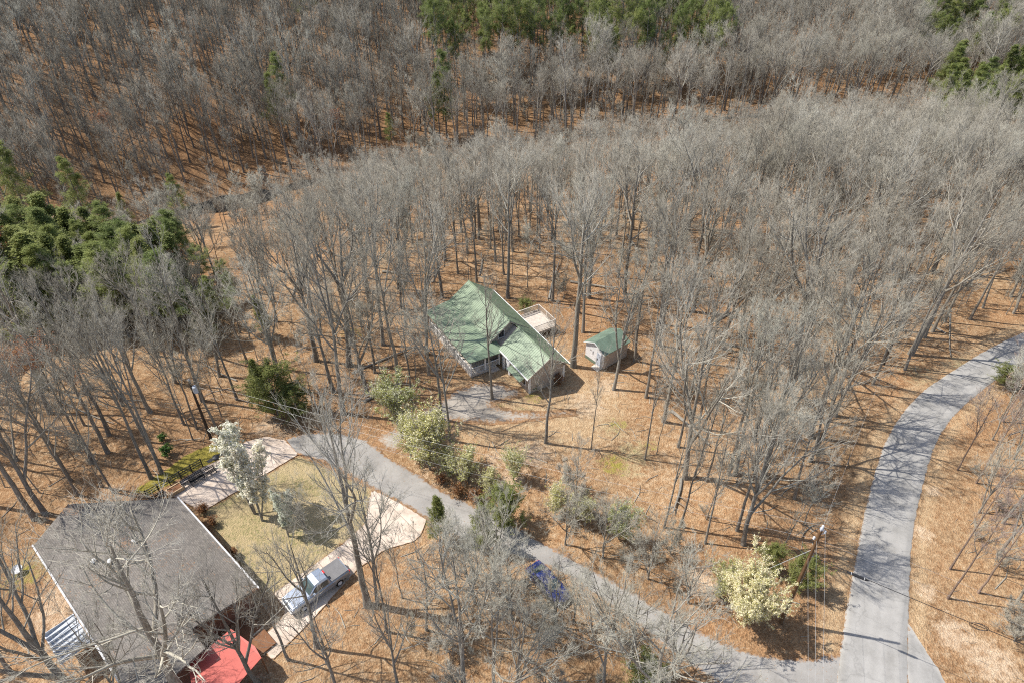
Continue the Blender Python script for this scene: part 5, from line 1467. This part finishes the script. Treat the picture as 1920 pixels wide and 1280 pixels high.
# leave the evergreen thickets to the evergreens
allP = np.vstack([nearP, farP])
ever = np.array([(o.location.x, o.location.y) for o in bpy.data.objects if o.parent is None and o.name.startswith(('pine_tree', 'cedar'))])
de = np.min(np.linalg.norm(allP[:, None] - ever[None], axis=2), axis=1)
allP = allP[(de > 3.6) | (allP[:, 1] > 215)]
dcr = (allP[:, 1] - np.interp(allP[:, 0], CX, CY)) * 0.86          # signed distance from the creek, negative on the near side
keep = np.ones(len(allP))
keep[(dcr > -14) & (dcr < 3) & (allP[:, 0] < -10)] = 0.35
keep[(dcr > -10) & (dcr < 2) & (allP[:, 0] >= -10)] = 0.7
keep[(np.hypot(allP[:, 0] + 60, (allP[:, 1] - 138) * 1.2) < 12)] = 0.0
pj = np.array([proj(x, y, float(z)) for (x, y), z in zip(allP, terrain(allP[:, 0], allP[:, 1]))])
keep[(pj[:, 0] < 340) & (pj[:, 1] > 500) & (pj[:, 1] < 720)] *= 0.30
keep[(pj[:, 0] > 1730) & (pj[:, 1] > 195) & (pj[:, 1] < 330)] *= 0.35
keep[(pj[:, 0] > 790) & (pj[:, 0] < 1350) & (pj[:, 1] > 110) & (pj[:, 1] < 200)] *= 0.45
allP = allP[g.random(len(allP)) < keep]
dcr = (allP[:, 1] - np.interp(allP[:, 0], CX, CY)) * 0.86
nA = len(allP)
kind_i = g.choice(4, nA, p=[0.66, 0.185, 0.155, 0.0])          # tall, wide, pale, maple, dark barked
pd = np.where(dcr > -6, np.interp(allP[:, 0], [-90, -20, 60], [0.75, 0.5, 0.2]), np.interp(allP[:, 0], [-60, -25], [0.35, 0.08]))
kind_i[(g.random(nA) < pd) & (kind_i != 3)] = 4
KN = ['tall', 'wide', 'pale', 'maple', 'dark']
hh = np.clip(g.normal(18.0, 3.4, nA), 9.5, 25) * np.where(kind_i == 3, .8, 1) * np.where(allP[:, 0] > 60, 0.94, 1) * np.where(dcr > 0, 0.92, 1)
zz = terrain(allP[:, 0], allP[:, 1])
crest_j = g.normal(14, 24, nA)
for i in range(nA):
    if dcr[i] < -3 and allP[i, 1] > 66:
        for _ in range(12):
            tx, ty = proj(allP[i, 0], allP[i, 1], zz[i] + hh[i])
            if ty > np.interp(tx, [-200, 0, 330, 520, 700, 1000, 1500, 1920], [520, 490, 440, 392, 312, 282, 225, 205]) - crest_j[i]: break
            hh[i] *= 0.86
tooLow = hh < 4.5
hh = np.maximum(hh, 1.0)
# size in the picture
d3 = np.sqrt(allP[:, 0] ** 2 + allP[:, 1] ** 2 + (CAM_H - zz - 8) ** 2)
pb = np.array([proj(x, y, z) for (x, y), z in zip(allP, zz)])
pt = np.array([proj(x, y, z + h) for (x, y), z, h in zip(allP, zz, hh)])
seen = (np.minimum(pt[:, 1], pb[:, 1]) < 1290) & (np.maximum(pt[:, 1], pb[:, 1]) > -5) & (np.maximum(pb[:, 0], pt[:, 0]) > -20) & (np.minimum(pb[:, 0], pt[:, 0]) < 1940)
score = np.where(seen & ~tooLow, hh / d3, 0)
order = np.argsort(-score)
N_SINGLE = 300 - N_HERO
single = order[:N_SINGLE]
rest = order[N_SINGLE:]
rest = rest[~tooLow[rest]]
MARKS = [('the white garden shed', (12.5, 67)), ('the rear deck', (3.8, 76)), ('the green porch roof', (-6, 69)), ('the transformer pole', (x3, y3)), ('the brown utility pole', (x1, y1)), ('the dark pole at the bend', (x2, y2)),
         ('the shingle roof', (-36, 40)), ('the rounded dark cedar', at(522, 776)), ('the olive cedar thicket', at(200, 520)), ('the shaded creek bend', far_at(430, 345)), ('the road bend', at(1760, 740)), ('the far corner of the wood', (70, 100)), ('the lone light green pine', far_at(530, 275)), ('the pale green pine left of centre', far_at(825, 268)), ('the distant pine stand', far_at(1060, 150)), ('the upper right cedars', far_at(1850, 235))]
FORM = {'tall': 'straight grey bare tree', 'wide': 'broad forked bare tree', 'pale': 'pale barked bare tree', 'maple': 'reddish budded bare tree', 'dark': 'dark narrow bare tree'}
buckets = {}
for i in single:
    x, y = allP[i]
    dm = [math.hypot(x - m[1][0], y - m[1][1]) for m in MARKS]
    j = int(np.argmin(dm))
    buckets.setdefault((j, int(kind_i[i])), []).append((dm[j], i))
labels = {}
for (j, kk), lst in buckets.items():
    for rank, (_, i) in enumerate(sorted(lst), 1):
        labels[i] = '%s, %s such from %s' % (FORM[KN[kk]], ordinal(rank), MARKS[j][0])
for i in single:
    x, y = allP[i]
    kd = KN[kind_i[i]]
    lab = labels[i]
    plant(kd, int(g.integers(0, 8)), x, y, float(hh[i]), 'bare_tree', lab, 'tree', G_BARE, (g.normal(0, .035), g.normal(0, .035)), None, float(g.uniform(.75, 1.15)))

def mass(name, label, cat, protos, P, idx, h, ref_h, gx_=0.15, tl=0.05):
    """one object that stands for a mass nobody could count: points carrying instances"""
    cols = []
    for part_ in ('trunk', 'crown'):
        c = bpy.data.collections.new(name + '_' + part_)
        for k, p in enumerate(protos):
            o = bpy.data.objects.new('%s_%s_%02d' % (name, part_, k), p[part_])
            c.objects.link(o)
        cols.append(c)
    me = bpy.data.meshes.new(name)
    V = np.column_stack([P, terrain(P[:, 0], P[:, 1])])
    me.vertices.add(len(V)); me.vertices.foreach_set('co', V.astype(np.float32).ravel())
    a = me.attributes.new('idx', 'INT', 'POINT'); a.data.foreach_set('value', idx.astype(np.int32))
    a = me.attributes.new('rot', 'FLOAT_VECTOR', 'POINT')
    a.data.foreach_set('vector', np.column_stack([g.normal(0, tl, len(P)), g.normal(0, tl, len(P)), g.uniform(0, 6.28, len(P))]).astype(np.float32).ravel())
    s = h / ref_h
    gi = s * g.uniform(1 - gx_, 1 + gx_, len(P)) * np.where(P[:, 1] > np.interp(P[:, 0], CX, CY), 1.0, 1.0)
    a = me.attributes.new('scl', 'FLOAT_VECTOR', 'POINT'); a.data.foreach_set('vector', np.column_stack([gi, gi, s]).astype(np.float32).ravel())
    me.update()
    ng = bpy.data.node_groups.new(name, 'GeometryNodeTree')
    ng.interface.new_socket('Geometry', in_out='INPUT', socket_type='NodeSocketGeometry')
    ng.interface.new_socket('Geometry', in_out='OUTPUT', socket_type='NodeSocketGeometry')
    gi_, go = ng.nodes.new('NodeGroupInput'), ng.nodes.new('NodeGroupOutput')
    jn = ng.nodes.new('GeometryNodeJoinGeometry')
    def named(nm, dt):
        n = ng.nodes.new('GeometryNodeInputNamedAttribute'); n.data_type = dt; n.inputs['Name'].default_value = nm
        return [s_ for s_ in n.outputs if s_.enabled and s_.name == 'Attribute'][0]
    ai, ar, as_ = named('idx', 'INT'), named('rot', 'FLOAT_VECTOR'), named('scl', 'FLOAT_VECTOR')
    for c in cols:
        ci = ng.nodes.new('GeometryNodeCollectionInfo')
        ci.inputs['Collection'].default_value = c
        ci.inputs['Separate Children'].default_value = True
        ci.inputs['Reset Children'].default_value = True
        ip = ng.nodes.new('GeometryNodeInstanceOnPoints')
        ip.inputs['Pick Instance'].default_value = True
        L = ng.links.new
        L(gi_.outputs[0], ip.inputs['Points']); L(ci.outputs[0], ip.inputs['Instance']); L(ai, ip.inputs['Instance Index']); L(ar, ip.inputs['Rotation']); L(as_, ip.inputs['Scale'])
        L(ip.outputs[0], jn.inputs[0])
    ng.links.new(jn.outputs[0], go.inputs[0])
    o = link(name, me)
    md = o.modifiers.new('scatter', 'NODES'); md.node_group = ng
    return tag(o, label, cat, None, 'stuff')
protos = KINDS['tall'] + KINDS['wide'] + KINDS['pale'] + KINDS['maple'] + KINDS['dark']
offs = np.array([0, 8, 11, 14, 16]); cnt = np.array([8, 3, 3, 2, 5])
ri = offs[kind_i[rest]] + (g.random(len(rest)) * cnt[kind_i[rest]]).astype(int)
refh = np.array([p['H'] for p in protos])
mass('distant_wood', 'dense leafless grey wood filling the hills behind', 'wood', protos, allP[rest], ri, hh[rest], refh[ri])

# young thin trees between the big ones
yp = darts(g, 7000, -100, 100, 30, 120, 3.6)
okp = free(yp, False) & (~inside(yp, OPEN) | (g.random(len(yp)) < 0.22))
okp &= ~(inside(yp, YARD) & (g.random(len(yp)) < 0.85))
yp = yp[okp]
yd = np.hypot(yp[:, 0], yp[:, 1])
yp = yp[np.argsort(yd)]
nS = 120
SB = {}
for q in yp[:nS]:
    dm = [math.hypot(q[0] - m[1][0], q[1] - m[1][1]) for m in MARKS]
    SB.setdefault(int(np.argmin(dm)), []).append((min(dm), tuple(q)))
for j, lst in SB.items():
    for rank, (_, q) in enumerate(sorted(lst), 1):
        plant('thin', int(g.integers(0, 4)), q[0], q[1], float(g.uniform(5, 11)), 'sapling', 'thin leafless sapling, %s nearest sapling to %s' % (ordinal(rank), MARKS[j][0]), 'sapling', 'thin saplings under the trees', (g.normal(0, .05), g.normal(0, .05)))
ys = np.vstack([yp[nS:], darts(g, 5000, -220, 220, 120, 240, 5.0)])
ki = g.integers(0, 4, len(ys))
mass('young_growth', 'thin young trees scattered through the wood behind', 'saplings', KINDS['thin'], ys, ki, g.uniform(4, 11, len(ys)), np.array([p['H'] for p in KINDS['thin']])[ki])
# grey brush: thick along the lane and in the foreground, thin elsewhere
bp = darts(g, 34000, -120, 110, 20, 190, 2.2)
BR1 = poly((860, 1000), (1010, 985), (1130, 1000), (1290, 1080), (1350, 1150), (1330, 1400), (780, 1400), (800, 1080))
BR2 = poly((1010, 960), (1130, 950), (1290, 1040), (1380, 1120), (1370, 1200), (1240, 1120), (1090, 1040))
BR3 = poly((-60, 1100), (90, 1090), (160, 1200), (240, 1290), (540, 1230), (520, 1420), (-60, 1420))
BR4 = poly((1720, 880), (1990, 740), (1990, 1300), (1800, 1240), (1760, 1050))
den = 0.05 + 0.42 * inside(bp, BR1) + 0.65 * inside(bp, BR2) + 0.3 * inside(bp, BR3) + 0.22 * inside(bp, BR4)
dcb = (bp[:, 1] - np.interp(bp[:, 0], CX, CY)) * 0.86
den += 0.22 * ((dcb > -32) & (dcb < 8) & (np.hypot(bp[:, 0] + 60, (bp[:, 1] - 138) * 1.4) > 11))
den *= np.where(inside(bp, YARD), 0.25, 1)
bp = bp[free(bp, False) & (g.random(len(bp)) < den)]
ki = g.integers(0, 3, len(bp))
mass('undergrowth', 'grey leafless brush and briars on the woodland floor', 'undergrowth', KINDS['brush'], bp, ki, g.uniform(1.4, 4.6, len(bp)), np.array([p['H'] for p in KINDS['brush']])[ki], 0.25, 0.12)

# fallen branches and sticks lying in the leaves
m_ = 5200
sp = np.column_stack([g.uniform(-62, 62, m_), g.uniform(26, 110, m_)])
sp = sp[free(sp, False)]
m_ = len(sp)
a_ = g.uniform(0, 6.28, m_); L_ = np.clip(g.lognormal(-0.1, 0.6, m_), .3, 4)
Pst = np.stack([np.column_stack([sp + np.column_stack([np.cos(a_ + b_), np.sin(a_ + b_)]) * (L_ * k)[:, None], terrain(sp[:, 0], sp[:, 1]) + 0.03 + 0.05 * k]) for k, b_ in ((0, 0), (.5, 0), (1, .15))], 1)
Rst = np.clip(L_ * 0.02, .012, .06)[:, None] * np.array([1, .8, .4])[None]
tag(link('fallen_branches', mesh_np('fallen_branches', *tubes([(Pst, Rst, 4)]), M['bark_pale'])), 'sticks and fallen branches strewn over the leaf litter', 'branches', None, 'stuff')
# windthrown logs, each one a thing
LG = {}
for _ in range(400):
    q = (g.uniform(-55, 60), g.uniform(44, 100))
    if free(np.array([q]), True)[0] and sum(len(v_) for v_ in LG.values()) < 26:
        dm = [math.hypot(q[0] - m[1][0], q[1] - m[1][1]) for m in MARKS]
        LG.setdefault(int(np.argmin(dm)), []).append((min(dm), q))
for j, lst in LG.items():
    for rank, (_, q) in enumerate(sorted(lst), 1):
        L_g, r_g = float(g.uniform(4, 11)), float(g.uniform(.10, .22))
        mb = MB()
        pts_ = [(-L_g / 2 + L_g * t, 0.25 * math.sin(t * 3 + rank), r_g * .8 + .25 * t * t) for t in np.linspace(0, 1, 7)]
        mb.tube(pts_, [r_g * (1 - .6 * t) for t in np.linspace(0, 1, 7)], 7)
        for t in (.5, .65, .8, .9):
            b0 = Vector(pts_[int(t * 6)]); sgn = g.choice([-1, 1])
            mb.tube([b0, b0 + Vector((.7, sgn * .8, .35)), b0 + Vector((1.3, sgn * 1.7, .45))], [r_g * .35, r_g * .2, r_g * .08], 4)
        o = mb.build('fallen_log', 'bark_pale')
        o.location = (q[0], q[1], float(terrain(*q))); o.rotation_euler = (0, 0, float(g.uniform(0, 6.28)))
        tag(o, 'grey fallen log, %s nearest log to %s' % (ordinal(rank), MARKS[j][0]), 'log', 'fallen logs in the wood')
print('trees', nA, 'single', len(single), 'rest', len(rest), 'young', len(ys), 'brush', len(bp))
